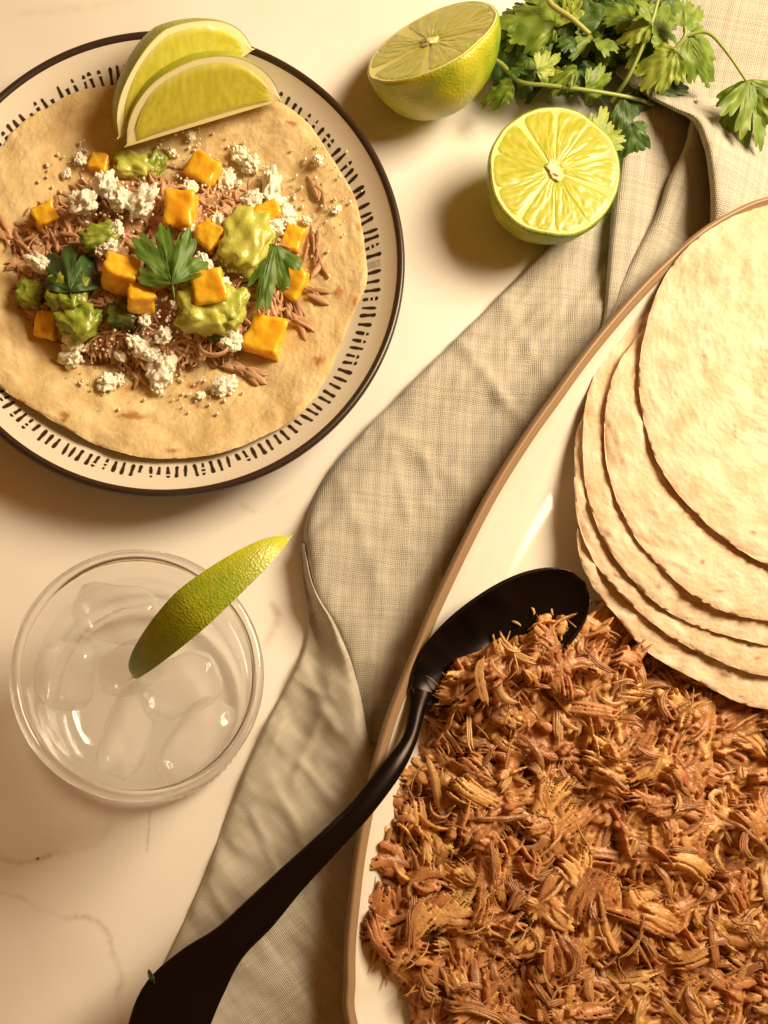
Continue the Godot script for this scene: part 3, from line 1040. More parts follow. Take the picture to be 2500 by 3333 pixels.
	strand(mb, ring, 0.0007, 0.0018, 8, 0.15, c0, c1, 0.3)
	obj("meat_curl", mb.done(), M.taco_meat, pork)


func toppings() -> void:
	# mango cubes: x, y in the enlargement, size, turn, tilt, lift, what singles it out
	var rows := [
		[1000, 242, 185, 150, 0.55, 0.25, 0.004, "long bright mango piece topmost above the shredded pork"],
		[890, 430, 165, 190, 0.1, 0.35, 0.003, "yellow mango block behind the middle coriander leaf"],
		[490, 205, 105, 95, 0.3, 0.1, 0.002, "small dull mango cube beside the avocado under the lime wedges"],
		[590, 745, 190, 150, 0.15, -0.3, 0.003, "wide shaded mango chunk left of the middle leaf's stalk"],
		[775, 755, 140, 120, -0.5, 0.2, 0.003, "mango cube directly under the middle leaf's stalk"],
		[692, 862, 150, 115, -0.12, -0.35, 0.006, "small square mango cube in front of the wide shaded chunk"],
		[1030, 815, 175, 165, -0.2, 0.3, 0.006, "mango cube dotted with cheese on the green avocado"],
		[1305, 450, 150, 95, -0.4, 0.2, 0.003, "flat mango slice beneath the white cheese at the right"],
		[1440, 575, 110, 130, 0.4, 0.2, 0.002, "yellow mango bit behind the pale avocado at the right edge"],
		[1435, 790, 165, 175, 0.5, 0.35, 0.002, "bright mango cube half under the right coriander leaf"],
		[1302, 1062, 215, 200, 0.32, 0.15, 0.004, "largest mango cube standing alone on the tortilla's bare side"],
		[232, 1000, 120, 140, 0.2, 0.2, 0.0, "dark mango cube in shadow under the left avocado"],
		[225, 465, 130, 110, -0.4, 0.1, 0.0, "herb flecked mango bit at the left end of the pork"],
		[1030, 560, 130, 130, 0.7, 0.2, 0.001, "half buried mango cube between middle leaf and pale avocado"]]
	var px := 0.663 / 7800.0
	var k := 0
	for r in rows:
		var sz := Vector3(r[2] * px, (r[2] + r[3]) * 0.45 * px, r[3] * px)
		var o := obj("mango_cube", lump(sz * 0.89, 0.13, 0.17, 0.7, Color(0.82, 0.37, 0.018), Color(0.90, 0.58, 0.04), 8, k + 3), M.mango)
		o.position = on_heap(r[0], r[1], r[6] - 0.0016)
		o.rotation = Vector3(r[5], -r[4], r[5] * 0.5)
		tag(o, r[7], "mango", "mango cubes on the taco")
		k += 1
	var avo := [
		[660, 225, 190, 130, 0.2, 0.002, 0, "mashed yellow green avocado just below the lime wedges"],
		[755, 215, 90, 130, 0.7, 0.003, 1, "small green avocado stub right of the mash below the limes"],
		[485, 560, 170, 100, -0.3, 0.003, 1, "green avocado piece with crumbs between left and middle leaves"],
		[335, 830, 190, 180, 0.3, 0.003, 1, "dark green avocado chunk under the dark left leaf"],
		[385, 965, 190, 170, 0.6, 0.002, 1, "mushy green avocado chunk at the lower left of the filling"],
		[1205, 590, 220, 260, 0.4, 0.005, 0, "pale yellow avocado chunk beside the right coriander leaf"],
		[1000, 930, 250, 190, 0.1, 0.002, 0, "large avocado mash under the cheese dotted mango cube"],
		[1125, 910, 150, 180, 0.35, 0.004, 2, "smooth bright green avocado edge right of the dotted mango"],
		[150, 840, 130, 130, 0.3, 0.0, 1, "shaded avocado bit at the far left of the filling"],
		[600, 945, 150, 110, 0.1, 0.0, 3, "very dark green avocado skin bit below the square mango"],
		[1060, 1040, 80, 60, 0.1, 0.0, 3, "tiny dark green bit beneath the bright avocado edge"]]
	var tones := [[Color(0.40, 0.42, 0.06), Color(0.56, 0.56, 0.13)], [Color(0.15, 0.22, 0.025), Color(0.36, 0.40, 0.06)], [Color(0.33, 0.42, 0.06), Color(0.50, 0.52, 0.11)], [Color(0.05, 0.08, 0.02), Color(0.16, 0.18, 0.04)]]
	for r in avo:
		var sz := Vector3(r[2] * px, (r[2] + r[3]) * 0.36 * px, r[3] * px)
		var o := obj("avocado_chunk", lump(sz, 0.5, 0.30, 1.1, tones[r[6]][0], tones[r[6]][1], 12, k + 3, 0.01 if r[6] == 2 else 0.05), M.avocado)
		o.position = on_heap(r[0], r[1], r[5] - 0.001)
		o.rotation.y = -r[4]
		tag(o, r[7], "avocado", "avocado pieces on the taco")
		k += 1
	# crumbled cheese
	var protos := []
	for i in 6:
		protos.push_back(lump(Vector3(1.0, 0.75, 0.85), 0.95, 0.55, 1.0, Color(0.82, 0.79, 0.64), Color(0.88, 0.86, 0.74), 20, 20 + i, 0.15))
	var crumbs := [
		[395, 180, 60, "crumble at the upper left, nearest the dull mango cube"], [325, 248, 50, "crumble on bare tortilla at the left, second below the limes"],
		[520, 300, 120, "lump below the mashed avocado under the limes"], [575, 235, 60, "nub against the mashed avocado's left side"],
		[405, 390, 130, "branched crumble on the pork at the upper left"], [590, 375, 150, "long smooth lump left half, above the middle leaf"],
		[700, 385, 120, "long smooth lump right half, above the middle leaf"], [1180, 160, 90, "crumble topmost right of the long mango piece"],
		[1230, 205, 90, "crumble trailing toward the right from the topmost one"], [1115, 285, 90, "crumble touching the right end of the long mango"],
		[1170, 300, 40, "speck just right of the long mango's end"], [935, 315, 70, "crumble tucked between the long mango and the block below it"],
		[1335, 320, 130, "brightest big crumble at the upper right"], [1360, 395, 90, "lower part of the brightest upper right crumble"],
		[1235, 375, 80, "narrow crumble left of the brightest one"], [1400, 460, 110, "crumble over the flat mango slice at the right"],
		[1562, 182, 60, "lone crumble far right near the tortilla edge"], [1655, 425, 40, "outermost speck beside the tortilla's right edge"],
		[1505, 480, 45, "rounded speck right of the flat mango slice"], [1438, 603, 55, "speck on the yellow mango bit behind the pale avocado"],
		[1328, 515, 85, "crumble on top of the pale avocado"], [1070, 485, 90, "rounded crumble between yellow block and pale avocado"],
		[190, 690, 110, "crumble at the far left beside the dark leaf"], [540, 615, 90, "crumble on the green avocado between the two leaves"],
		[490, 620, 60, "shred shaped crumble beside the left dark leaf"], [575, 520, 80, "crumble right of the left dark leaf's tip"],
		[1000, 690, 90, "crumble right of the middle leaf's stalk"], [900, 735, 90, "crumble under the middle leaf's right lobe"],
		[930, 810, 80, "crumble on the left face of the dotted mango"], [915, 895, 50, "crumb hanging below the dotted mango"],
		[1095, 795, 80, "crumble on the right corner of the dotted mango"], [1060, 735, 50, "crumb on the dotted mango's upper edge"],
		[1165, 570, 70, "crumble on the left side of the pale avocado"], [1140, 640, 80, "crumble at the pale avocado's lower left"],
		[925, 515, 60, "crumble on the foot of the yellow block"], [800, 1045, 90, "crumble on the pork below the square mango"],
		[650, 1070, 70, "crumble on the pork below the dark avocado skin"], [715, 1120, 100, "wide crumble on the pork at the lower middle"],
		[370, 1090, 100, "smooth lump below the mushy left avocado"], [345, 1155, 120, "round lump lowest at the left"],
		[1135, 1075, 110, "crumble between bright avocado and largest mango"], [525, 1275, 80, "crumble on bare tortilla at the lower left"],
		[590, 1260, 60, "crumble next to the lower left one, nearer the heap"], [795, 1210, 140, "biggest lump at the lower middle edge"],
		[775, 1290, 90, "crumble at the bottom tip of the lower middle pile"], [1105, 1290, 100, "lone crumble on bare tortilla at the lower right"],
		[595, 1165, 60, "crumble at the lower left edge of the pork"], [710, 965, 60, "crumb right of the dark avocado skin"],
		[860, 890, 60, "crumb left of the dotted mango's foot"], [935, 65, 50, "crumb nearest the front lime wedge's end"], [845, 145, 50, "crumb above the long mango's left end"],
		[985, 1340, 50, "crumb closest to the tortilla's lower edge"], [410, 1015, 45, "crumb on the mushy left avocado"], [330, 1020, 40, "crumb at the mushy avocado's left side"]]
	for r in crumbs:
		var o := obj("cheese_crumble", protos[k % 6], M.cheese)
		var s: float = r[2] * px * rng.randf_range(0.95, 1.1)
		o.position = on_heap(r[0], r[1], s * 0.3)
		o.scale = Vector3(s * rng.randf_range(0.75, 1.3), s * rng.randf_range(0.7, 1.0), s * rng.randf_range(0.75, 1.15))
		o.rotation = Vector3(rng.randf_range(-0.4, 0.4), rng.randf() * TAU, rng.randf_range(-0.4, 0.4))
		tag(o, "white cheese " + r[3], "cheese", "cheese crumbles on the taco")
		k += 1
	var mb := MB.new()
	for i in 850:
		var src: Array = crumbs[rng.randi() % crumbs.size()]
		var p := on_heap(src[0] + rng.randfn() * 65, src[1] + rng.randfn() * 65, 0.0008)
		var r := rng.randf_range(0.0003, 0.0009)
		var first := mb.v.size()
		for a in 5:
			for b in 6:
				var th := PI * a / 4.0
				var q := Vector3(sin(th) * cos(TAU * b / 6), cos(th), sin(th) * sin(TAU * b / 6))
				mb.vert(p + q * r * rng.randf_range(0.7, 1.2), Color(0.83, 0.79, 0.64))
		mb.grid(first, 5, 6, true)
	var dust := obj("cheese_crumbs", mb.done(), M.cheese)
	tag(dust, "fine white cheese crumbs sprinkled over the taco filling", "cheese crumbs", "", "stuff")
	# the three leaves
	var defs := [
		[[846, 790], [790, 440], 1, 0.0115, "bright three lobed coriander leaf in the middle of the taco", 4.0],
		[[1350, 600], [1290, 880], 1, 0.0095, "coriander leaf pointing down at the right of the taco filling", 9.0],
		[[345, 830], [325, 525], 0, 0.009, "dark folded coriander leaf at the left of the taco filling", 2.0]]
	for d in defs:
		var b := on_heap(d[0][0], d[0][1], d[3])
		var e := on_heap(d[1][0], d[1][1], d[3] + 0.001)
		e.y = maxf(e.y, b.y - 0.001)
		var t := thing("coriander_leaf", d[4], "coriander leaf", "", b)
		var z := (e - b).normalized()
		var x := Vector3.UP.cross(z).normalized()
		var tones2 := [[Color(0.03, 0.075, 0.012), Color(0.05, 0.11, 0.02)], [Color(0.075, 0.16, 0.018), Color(0.13, 0.22, 0.03)]]
		var o := obj("blade", leaf_mesh(b.distance_to(e), d[5], tones2[d[2]][0], tones2[d[2]][1], 0.16 if d[2] else 0.45, 1.15), M.leaf, t)
		o.basis = Basis(x, z.cross(x), z)
		var smb := MB.new()
		var path := PackedVector3Array()
		for i in 6:
			path.push_back(-z * (i * 0.0011) + Vector3(0, -0.0004 * i, 0))
		strand(smb, path, 0.0005, 0.0005, 6, 0.1, tones2[d[2]][1], tones2[d[2]][1], 0.2)
		obj("stalk", smb.done(), M.stem, t)


const RIM_H := 0.024


func platter_outline() -> PackedVector3Array:
	var pts := []
	for q in [[1126, 3333], [1120, 3195], [1121, 3080], [1132, 2960], [1150, 2805], [1175, 2658], [1211, 2490], [1250, 2352], [1292, 2237], [1343, 2114], [1391, 1995], [1444, 1881], [1500, 1765], [1563, 1642], [1629, 1527], [1718, 1390], [1801, 1275], [1890, 1152], [1982, 1038], [2073, 935], [2163, 845], [2280, 742], [2400, 671], [2510, 632], [2680, 615], [2860, 680], [3050, 830], [3220, 1060]]:
		pts.push_back(P(q[0], q[1], RIM_H))
	var c := (P(1126, 3333, RIM_H) + P(3334, 1367, RIM_H)) * 0.5
	var half := pts.size()
	for i in half:
		pts.push_back(c * 2.0 - pts[i] + Vector3(0, 0, 0))
	return spline(pts, true, 7)


func inset_ring(o: PackedVector3Array, d: float, y: float) -> PackedVector3Array:
	var out := PackedVector3Array()
	var n := o.size()
	for i in n:
		var tan := (o[(i + 2) % n] - o[(i - 2 + n) % n])
		var nrm := Vector3(-tan.z, 0, tan.x).normalized()
		out.push_back(Vector3(o[i].x + nrm.x * d, y, o[i].z + nrm.z * d))
	return out


func swept(o: PackedVector3Array, prof: Array, cap: bool) -> ArrayMesh:
	var mb := MB.new()
	for q in prof:
		for p in inset_ring(o, q[0], q[1]):
			mb.vert(p)
	mb.grid(0, prof.size(), o.size(), true)
	if cap:
		var m := Vector3.ZERO
		for p in o:
			m += p / o.size()
		m.y = prof[-1][1]
		var c := mb.vert(m)
		var first := (prof.size() - 1) * o.size()
		for i in o.size():
			mb.tri(c, first + i, first + (i + 1) % o.size())
	return mb.done(false)


func platter() -> void:
	var o := platter_outline()
	var t := thing("serving_platter", "large oval cream platter with raw tan rim holding pork and tortillas", "platter")
	obj("outer_wall", swept(o, [[0.022, 0.0012], [0.012, 0.0012], [0.006, 0.008], [0.0012, 0.018], [0.0, 0.0215]], false), M.stoneware, t)
	obj("lip", swept(o, [[0.0, 0.0215], [0.0002, 0.0228], [0.0008, 0.0239], [0.0017, 0.0246], [0.0024, 0.0245], [0.0029, 0.0238], [0.0032, 0.0235], [0.0038, 0.0232], [0.0044, 0.0227], [0.0050, 0.0216]], false), M.stoneware, t)
	obj("glazed_dish", swept(o, [[0.0050, 0.0216], [0.0060, 0.0202], [0.0082, 0.0178], [0.012, 0.0146], [0.0155, 0.0116], [0.019, 0.0096], [0.024, 0.0080], [0.030, 0.0074]], true), M.platter_glaze, t)


func stack_y(p: Vector3, base: float) -> float:
	return base + 0.012 * smoothstep(-0.05, 0.055, p.z) + 0.0011 * n_lo.get_noise_2d(p.x * 22.0 + base * 900.0, p.z * 22.0)


func tortilla_stack() -> void:
	var defs := [
		[2500, 1690, 622, 0.0098, "bottom tortilla of the stack, its toasted edge over the shredded pork", [[1880, 1763], [1888, 1834], [1924, 1905], [1964, 1960], [2019, 2008], [2066, 2087], [2145, 2150], [2225, 2190], [2320, 2237], [2383, 2277], [2438, 2301], [2500, 2312]], [[2235, 2133, 14, 8], [2290, 2165, 8, 5], [2340, 2200, 10, 6], [2165, 2095, 7, 5], [2395, 2275, 10, 5], [2190, 2120, 6, 5]]],
		[2490, 1575, 625, 0.0124, "second tortilla from the bottom of the platter's stack", [[1920, 1304], [1880, 1391], [1869, 1549], [1876, 1668], [1896, 1747], [1932, 1826], [1995, 1905], [2066, 1976], [2145, 2048], [2240, 2103], [2320, 2142], [2422, 2182], [2500, 2206]], [[1990, 1885, 5, 4], [2440, 2150, 6, 5]]],
		[2524, 1463, 632, 0.0152, "third tortilla of the stack, the middle one", [[2066, 1043], [1987, 1122], [1940, 1201], [1912, 1288], [1896, 1423], [1900, 1533], [1916, 1628], [1960, 1747], [1995, 1810], [2050, 1881], [2130, 1960], [2217, 2016], [2288, 2047], [2383, 2071], [2500, 2103]], [[2130, 1920, 9, 5], [2360, 2010, 4, 8]]],
		[2575, 1432, 603, 0.0182, "fourth tortilla up, directly under the topmost one of the stack", [[2098, 1075], [2047, 1122], [2003, 1201], [1975, 1304], [1967, 1423], [1975, 1510], [2011, 1636], [2066, 1747], [2145, 1842], [2225, 1913], [2288, 1960], [2367, 1998], [2440, 2010]], [[2320, 1935, 22, 4], [2270, 1840, 5, 12], [2075, 1190, 4, 10]]],
		[2705, 1234, 628, 0.0216, "topmost pale tortilla of the stack on the platter", [[2500, 672], [2430, 686], [2351, 722], [2256, 788], [2181, 871], [2126, 980], [2098, 1090], [2082, 1185], [2078, 1256], [2098, 1375], [2126, 1478], [2177, 1565], [2240, 1644], [2319, 1723], [2406, 1786], [2500, 1842]], [[2410, 1395, 3, 22], [2440, 1740, 6, 5]]]]
	var k := 0
	for d in defs:
		var base: float = d[3]
		var f := func(p: Vector3, t: float) -> float: return stack_y(p, base) + (0.0012 * t * t) + (0.0062 * smoothstep(-0.085, -0.125, p.z) if base > 0.02 else 0.0)
		var pts := []
		for i in 120:
			var a := TAU * i / 120.0
			var r: float = d[2]
			var ws := 0.0
			var acc := 0.0
			for q in d[5]:
				var v := Vector2(q[0] - d[0], q[1] - d[1])
				var w := exp(-pow(angle_difference(a, v.angle()) / 0.13, 2.0))
				ws += w
				acc += w * (v.length() - r)
			r += acc / maxf(ws, 0.35)
			pts.push_back(Vector2(d[0] + cos(a) * r, d[1] + sin(a) * r))
		var spots := []
		for q in d[6]:
			spots.push_back([P(q[0], q[1], base + 0.008), q[2] * 0.00016, q[3] * 0.00016])
		var edge := spline(settled(pts, f), true, 2)
		var o := obj("stacked_tortilla", tortilla_mesh(edge, f, 0.0021, 30.0 + k * 7.0, Color(0.63, 0.455, 0.29), Color(0.75, 0.595, 0.44), 0.22 if k < 3 else 0.08, spots, 80), M.tortilla)
		tag(o, d[4], "tortilla", "tortillas stacked on the platter")
		k += 1


# ---------------------------------------------------------------- pulled pork on the platter

# how far p lies inside the spoon's bowl: x along it from -1 to 1, y across, z the bowl's inner height
func in_bowl(p: Vector3) -> Vector3:
	var a := P(1352, 2262, 0.0275)
	var b := P(1906, 1896, 0.0275)
	var d := Vector2(b.x - a.x, b.z - a.z)
	var q := Vector2(p.x - a.x, p.z - a.z)
	var f := q.dot(d) / d.length_squared()
	var s := f * 2.0 - 1.0
	var hw := 0.0198 * sqrt(maxf(0.0001, 1.0 - pow(absf(s), 2.2)))
	var u := q.cross(d.normalized()) / hw
	return Vector3(s, u, lerpf(0.0245, 0.0295, smoothstep(0.0, 0.5, f)) - 0.013 * pow(maxf(0.0, 1.0 - absf(s)), 0.55) * maxf(0.0, 1.0 - u * u))


func pork_y(p: Vector3) -> float:
	var k := n_lo.get_noise_2d(p.x * 24.0 + 5.0, p.z * 24.0)
	var f := n_lo.get_noise_2d(p.x * 62.0, p.z * 62.0 + 40.0)
	var m := P(1715, 2160, 0.03)
	var y := 0.0195 + 0.0065 * k + 0.0050 * f - 0.013 * smoothstep(0.24, 0.46, n_lo.get_noise_2d(p.x * 62.0 + 30.0, p.z * 62.0))
	y += 0.0150 * exp(-(pow((p.x - m.x) / 0.036, 2.0) + pow((p.z - m.z) / 0.022, 2.0)))
	# lower where the bottom tortilla lies over it
	var q := P(2500, 1690, 0.02)
	return lerpf(y, minf(y, 0.0150), smoothstep(0.088, 0.079, Vector2(p.x - q.x, p.z - q.z).length()))


# the lowest level of the meat: the platter, or the inside of the spoon
func pork_floor(p: Vector3) -> float:
	var b := in_bowl(p)
	return b.z + 0.0022 if absf(b.x) < 1.0 and absf(b.y) < 1.0 else 0.0105


func pork() -> void:
	var poly := PackedVector2Array()
	for q in [[1390, 2380], [1400, 2270], [1432, 2215], [1480, 2150], [1545, 2128], [1610, 2092], [1690, 2085], [1725, 2035], [1765, 1985], [1820, 1995], [1860, 2025], [1915, 1990], [1930, 1930], [2060, 1980], [2250, 2090], [2480, 2140], [2640, 2240], [2720, 2500], [2740, 2900], [2690, 3250], [2560, 3430], [2200, 3520], [1700, 3530], [1420, 3510], [1335, 3440], [1345, 3300], [1290, 3190], [1200, 3130], [1165, 3040], [1170, 2900], [1192, 2800], [1235, 2690], [1268, 2560], [1362, 2450]]:
		var w := P(q[0], q[1], 0.016)
		poly.push_back(Vector2(w.x, w.z))
	var t := thing("shredded_pork", "big heap of moist shredded pork filling the lower half of the platter", "shredded pork")
	var lo := poly[0]
	var hi := poly[0]
	for q in poly:
		lo = lo.min(q)
		hi = hi.max(q)
	var inside := func(x: float, z: float) -> float:
		var q := Vector2(x, z)
		var d := 1.0
		for i in poly.size():
			d = minf(d, q.distance_to(Geometry2D.get_closest_point_to_segment(q, poly[i], poly[(i + 1) % poly.size()])))
		return d if Geometry2D.is_point_in_polygon(q, poly) else -d
	var spot := func(margin: float) -> Vector3:
		for k in 60:
			var x := rng.randf_range(lo.x, hi.x)
			var z := rng.randf_range(lo.y, hi.y)
			if inside.call(x, z) > margin:
				return Vector3(x, 0, z)
		return Vector3((lo.x + hi.x) * 0.5, 0, (lo.y + hi.y) * 0.5)
	var level := func(p: Vector3) -> float: return lerpf(pork_floor(p), pork_y(p), smoothstep(0.0, 0.008, inside.call(p.x, p.z)))
	var grain := func(p: Vector3) -> float: return n_lo.get_noise_2d(p.x * 30.0 + 200.0, p.z * 30.0) * 7.0
	var tones := [[Color(0.300, 0.119, 0.041), Color(0.432, 0.192, 0.071)], [Color(0.384, 0.158, 0.063), Color(0.528, 0.254, 0.106)], [Color(0.420, 0.192, 0.064), Color(0.588, 0.311, 0.121)], [Color(0.504, 0.260, 0.086), Color(0.672, 0.390, 0.155)]]
	# the moist mass
	var fl := Field.new()
	fl.setup(lo, hi, 0.00036)
	var near := PackedByteArray()
	near.resize(fl.nx * fl.nz)
	for j in fl.nz:
		for i in fl.nx:
			var p := Vector3(fl.x0 + i * fl.cell, 0, fl.z0 + j * fl.cell)
			var k := j * fl.nx + i
			var g := n_hi.get_noise_2d(p.x * 330.0, p.z * 330.0)
			var d: float = inside.call(p.x, p.z) if i % 2 == 0 else 9.0
			if d == 9.0:
				near[k] = near[k - 1]
				fl.h[k] = fl.h[k - 1] + 0.0003 * g
				fl.col[k] = fl.col[k - 1]
				continue
			near[k] = 1 if d > -0.0004 else 0
			if near[k]:
				fl.h[k] = lerpf(pork_floor(p) - 0.003, pork_y(p) - 0.0078, smoothstep(-0.001, 0.006, d)) + 0.0009 * g
				fl.col[k] = Color(0.36, 0.155, 0.05).lerp(Color(0.48, 0.25, 0.085), clampf(0.5 + g, 0.0, 1.0))
	var sets := []
	for i in 12:
		sets.push_back(ridge_set(0.12))
	for i in 4400:
		var p: Vector3 = spot.call(0.0012)
		var late := i / 4400.0
		var kind := rng.randf()
		p.y = level.call(p) - lerpf(0.0066, 0.0006, late) + rng.randf_range(-0.0014, 0.0012)
		var tn: Array = tones[clampi(int(1.9 + 3.2 * n_lo.get_noise_2d(p.x * 36.0, p.z * 36.0 + 300.0) + rng.randf_range(-0.9, 0.9)), 0, 3)]
		var yaw: float = grain.call(p) + rng.randf_range(-0.9, 0.9)
		if kind < 0.30:
			var w := rng.randf_range(0.0016, 0.0046)
			fl.bundle(curl_path(p, yaw, rng.randf_range(-0.18, 0.2), rng.randf_range(0.010, 0.028), rng.randf_range(-1.2, 1.2), rng.randf_range(0.0, 0.5), 14), w, rng.randi_range(6, 12), tn[0], tn[1], rng, sets)
		elif kind < 0.46:
			var w := rng.randf_range(0.0004, 0.0012)
			fl.press(curl_path(p, yaw, rng.randf_range(-0.2, 0.25), rng.randf_range(0.008, 0.022), rng.randf_range(-1.8, 1.8), rng.randf_range(0.0, 0.6), 12), w, w * rng.randf_range(0.7, 1.0), sets[i % 12], tn[0], tn[1], 0.0006)
		else:
			var w := rng.randf_range(0.0007, 0.0020)
			fl.press(curl_path(p, yaw, rng.randf_range(-0.3, 0.3), w * rng.randf_range(2.0, 5.0), rng.randf_range(-1.5, 1.5), 0.4, 7), w, w * rng.randf_range(0.2, 0.5), sets[i % 12], tn[0], tn[1], 0.0016)
	fl.soften(0.6)
	var mb := MB.new()
	var at := PackedInt32Array()
	at.resize(fl.nx * fl.nz)
	for j in fl.nz:
		for i in fl.nx:
			var k := j * fl.nx + i
			at[k] = mb.vert(Vector3(fl.x0 + i * fl.cell, fl.h[k], fl.z0 + j * fl.cell), fl.col[k]) if near[k] else -1
			if i > 0 and j > 0 and near[k] and near[k - 1] and near[k - fl.nx] and near[k - fl.nx - 1]:
				mb.quad(at[k - fl.nx - 1], at[k - fl.nx], at[k], at[k - 1])
	obj("meat_mass", mb.done(false), M.meat, t).set_meta("kind", "stuff")
	# pulled pieces lying loose on top, each its own part
	for i in 290:
		var p: Vector3 = spot.call(0.004)
		p.y = level.call(p) - rng.randf_range(-0.0004, 0.0016)
		var tn: Array = tones[rng.randi() % 4]
		mb = MB.new()
		var yaw: float = grain.call(p) + rng.randf_range(-0.8, 0.8)
		var bend := rng.randf_range(-1.2, 1.2) if rng.randf() < 0.8 else rng.randf_range(2.0, 3.8)
		var path := curl_path(p, yaw, rng.randf_range(-0.25, 0.35), rng.randf_range(0.009, 0.026), bend, rng.randf_range(0.0, 0.9), 14)
		var w := rng.randf_range(0.0005, 0.0021)
		var fibres := int(w / 0.0004) + 1
		if rng.randf() < 0.45:
			fibres = 1
			strand(mb, path, w, w * rng.randf_range(0.3, 0.55), 18, 0.10, tn[0], tn[1], 0.4, 0.0024)
		var side := Vector3(-sin(yaw), 0, cos(yaw))
		for f in fibres:
			var u := 2.0 * (f + 0.5) / fibres - 1.0
			var splay := rng.randf_range(-0.06, 0.06) + 0.02 * u
			var q := PackedVector3Array()
			for m in range(rng.randi_range(0, 3), 14 - rng.randi_range(0, 3)):
				q.push_back(path[m] + side * (u + splay * (m - 6)) * w - Vector3(0, w * 0.45 * u * u + rng.randf_range(0.0, 0.0002), 0))
			var fw := minf(0.0009, w / fibres * rng.randf_range(1.2, 2.3))
			strand(mb, q, fw, fw * 0.9, 6, 0.12, tn[0], tn[1], 0.4)
		obj("meat_shred", mb.done(), M.meat, t)
	# fine loose fibres
	mb = MB.new()
	for i in 480:
		var p: Vector3 = spot.call(0.001)
		p.y = level.call(p) - rng.randf_range(-0.0006, 0.0022)
		var tn: Array = tones[rng.randi() % 4]
		var yaw: float = grain.call(p) + rng.randf_range(-1.0, 1.0)
		var path := curl_path(p, yaw, rng.randf_range(-0.4, 0.45), rng.randf_range(0.007, 0.020), rng.randf_range(-1.8, 1.8), rng.randf_range(0.0, 0.9), 10)
		var w := rng.randf_range(0.0002, 0.0005)
		strand(mb, path, w, w * rng.randf_range(0.6, 1.0), 6, 0.15, tn[0], tn[1], 0.5)
	for q in [[1740, 1985], [1690, 2022], [1655, 2075], [1535, 2132], [1480, 2175], [1620, 2070], [1800, 1990]]:
		var p := P(q[0], q[1], 0.024)
		p.y = pork_floor(p) - 0.0012
		strand(mb, curl_path(p, rng.randf() * TAU, 0.1, rng.randf_range(0.002, 0.005), 1.0, 0.3, 7), 0.0006, 0.0005, 6, 0.2, tones[2][0], tones[3][1], 0.5)
	obj("fine_shreds", mb.done(), M.meat, t).set_meta("kind", "stuff")


# ---------------------------------------------------------------- spoon

func spoon() -> void:
	var t := thing("serving_spoon", "dark metal serving spoon resting across the platter rim, bowl in the pork", "spoon")
	var stations := []
	var neck := Vector2(1352, 2262)
	var tip := Vector2(1906, 1896)
	var n := 40
	var mb := MB.new()
	var across := 20
	var dir := (tip - neck).normalized()
	var nrm := Vector2(dir.y, -dir.x)
	for side in 2:
		for i in n + 1:
			var f := float(i) / n
			var s := f * 2.0 - 1.0
			var hw := 158.0 * sqrt(maxf(0.0, 1.0 - pow(absf(s), 2.2))) * (1.0 + 0.06 * s)
			hw = maxf(hw, 30.0 * smoothstep(0.12, 0.0, f))
			var c := neck.lerp(tip, f)
			var he := lerpf(0.0245, 0.0295, smoothstep(0.0, 0.5, f))
			for j in across + 1:
				var u := 2.0 * j / across - 1.0
				var dep := 0.013 * pow(maxf(0.0, 1.0 - absf(s)), 0.55) * (1.0 - u * u)
				var h := he - dep - (0.0016 * sqrt(maxf(0.0, 1.0 - pow(u, 8.0))) if side == 1 else 0.0)
				var q := c + nrm * hw * u
				var p := P(q.x, q.y, he)
				mb.vert(Vector3(p.x, h, p.z))
		mb.grid(side * (n + 1) * (across + 1), n + 1, across + 1)
	var half := mb.idx.size() / 2
	for i in range(half, mb.idx.size(), 3):
		var k := mb.idx[i + 1]
		mb.idx[i + 1] = mb.idx[i + 2]
		mb.idx[i + 2] = k
	obj("bowl", mb.done(), M.dark_metal, t)
	mb = MB.new()
	var st := [[1372, 2250, 38, 0.0220], [1356, 2315, 28, 0.0232], [1332, 2408, 26, 0.0255], [1274, 2504, 36, 0.0295], [1170, 2638, 39, 0.0320], [1060, 2752, 43, 0.0320], [945, 2866, 50, 0.0315], [842, 2976, 60, 0.0310], [745, 3070, 65, 0.0310], [655, 3165, 98, 0.0310], [572, 3280, 124, 0.0315], [515, 3420, 112, 0.0320], [478, 3520, 78, 0.0325], [458, 3572, 14, 0.0325]]
	var a := []
	var w := []
	for q in st:
		a.push_back(P(q[0], q[1], q[3]))
		w.push_back(Vector3(q[2] / 7980.0, 0, 0))
	var sp := spline(a, false, 6)
	var sw := spline(w, false, 6)
	var ring := 18
	for i in sp.size():
		var along := (sp[mini(i + 1, sp.size() - 1)] - sp[maxi(i - 1, 0)]).normalized()
		var side := along.cross(Vector3.UP).normalized()
		var top := side.cross(along)
		for k in ring:
			var an := TAU * k / ring
			var flat := lerpf(0.0026, 0.0015, smoothstep(0.006, 0.014, sw[i].x))
			mb.vert(sp[i] + side * cos(an) * sw[i].x + top * sin(an) * flat)
	mb.grid(0, sp.size(), ring, true)
	obj("handle", mb.done(), M.dark_metal, t)
	var o := obj("coriander_scrap", lump(Vector3(0.0034, 0.0006, 0.0055), 0.5, 0.4, 1.2, Color(0.04, 0.09, 0.02), Color(0.07, 0.14, 0.03), 4, 5), M.leaf)
	o.position = P(492, 3180, 0.033)
	o.rotation = Vector3(0.5, 0.2, 0.9)
	tag(o, "tiny dark green herb scrap stuck on the spoon handle's edge", "herb scrap")


# ---------------------------------------------------------------- glass of iced water

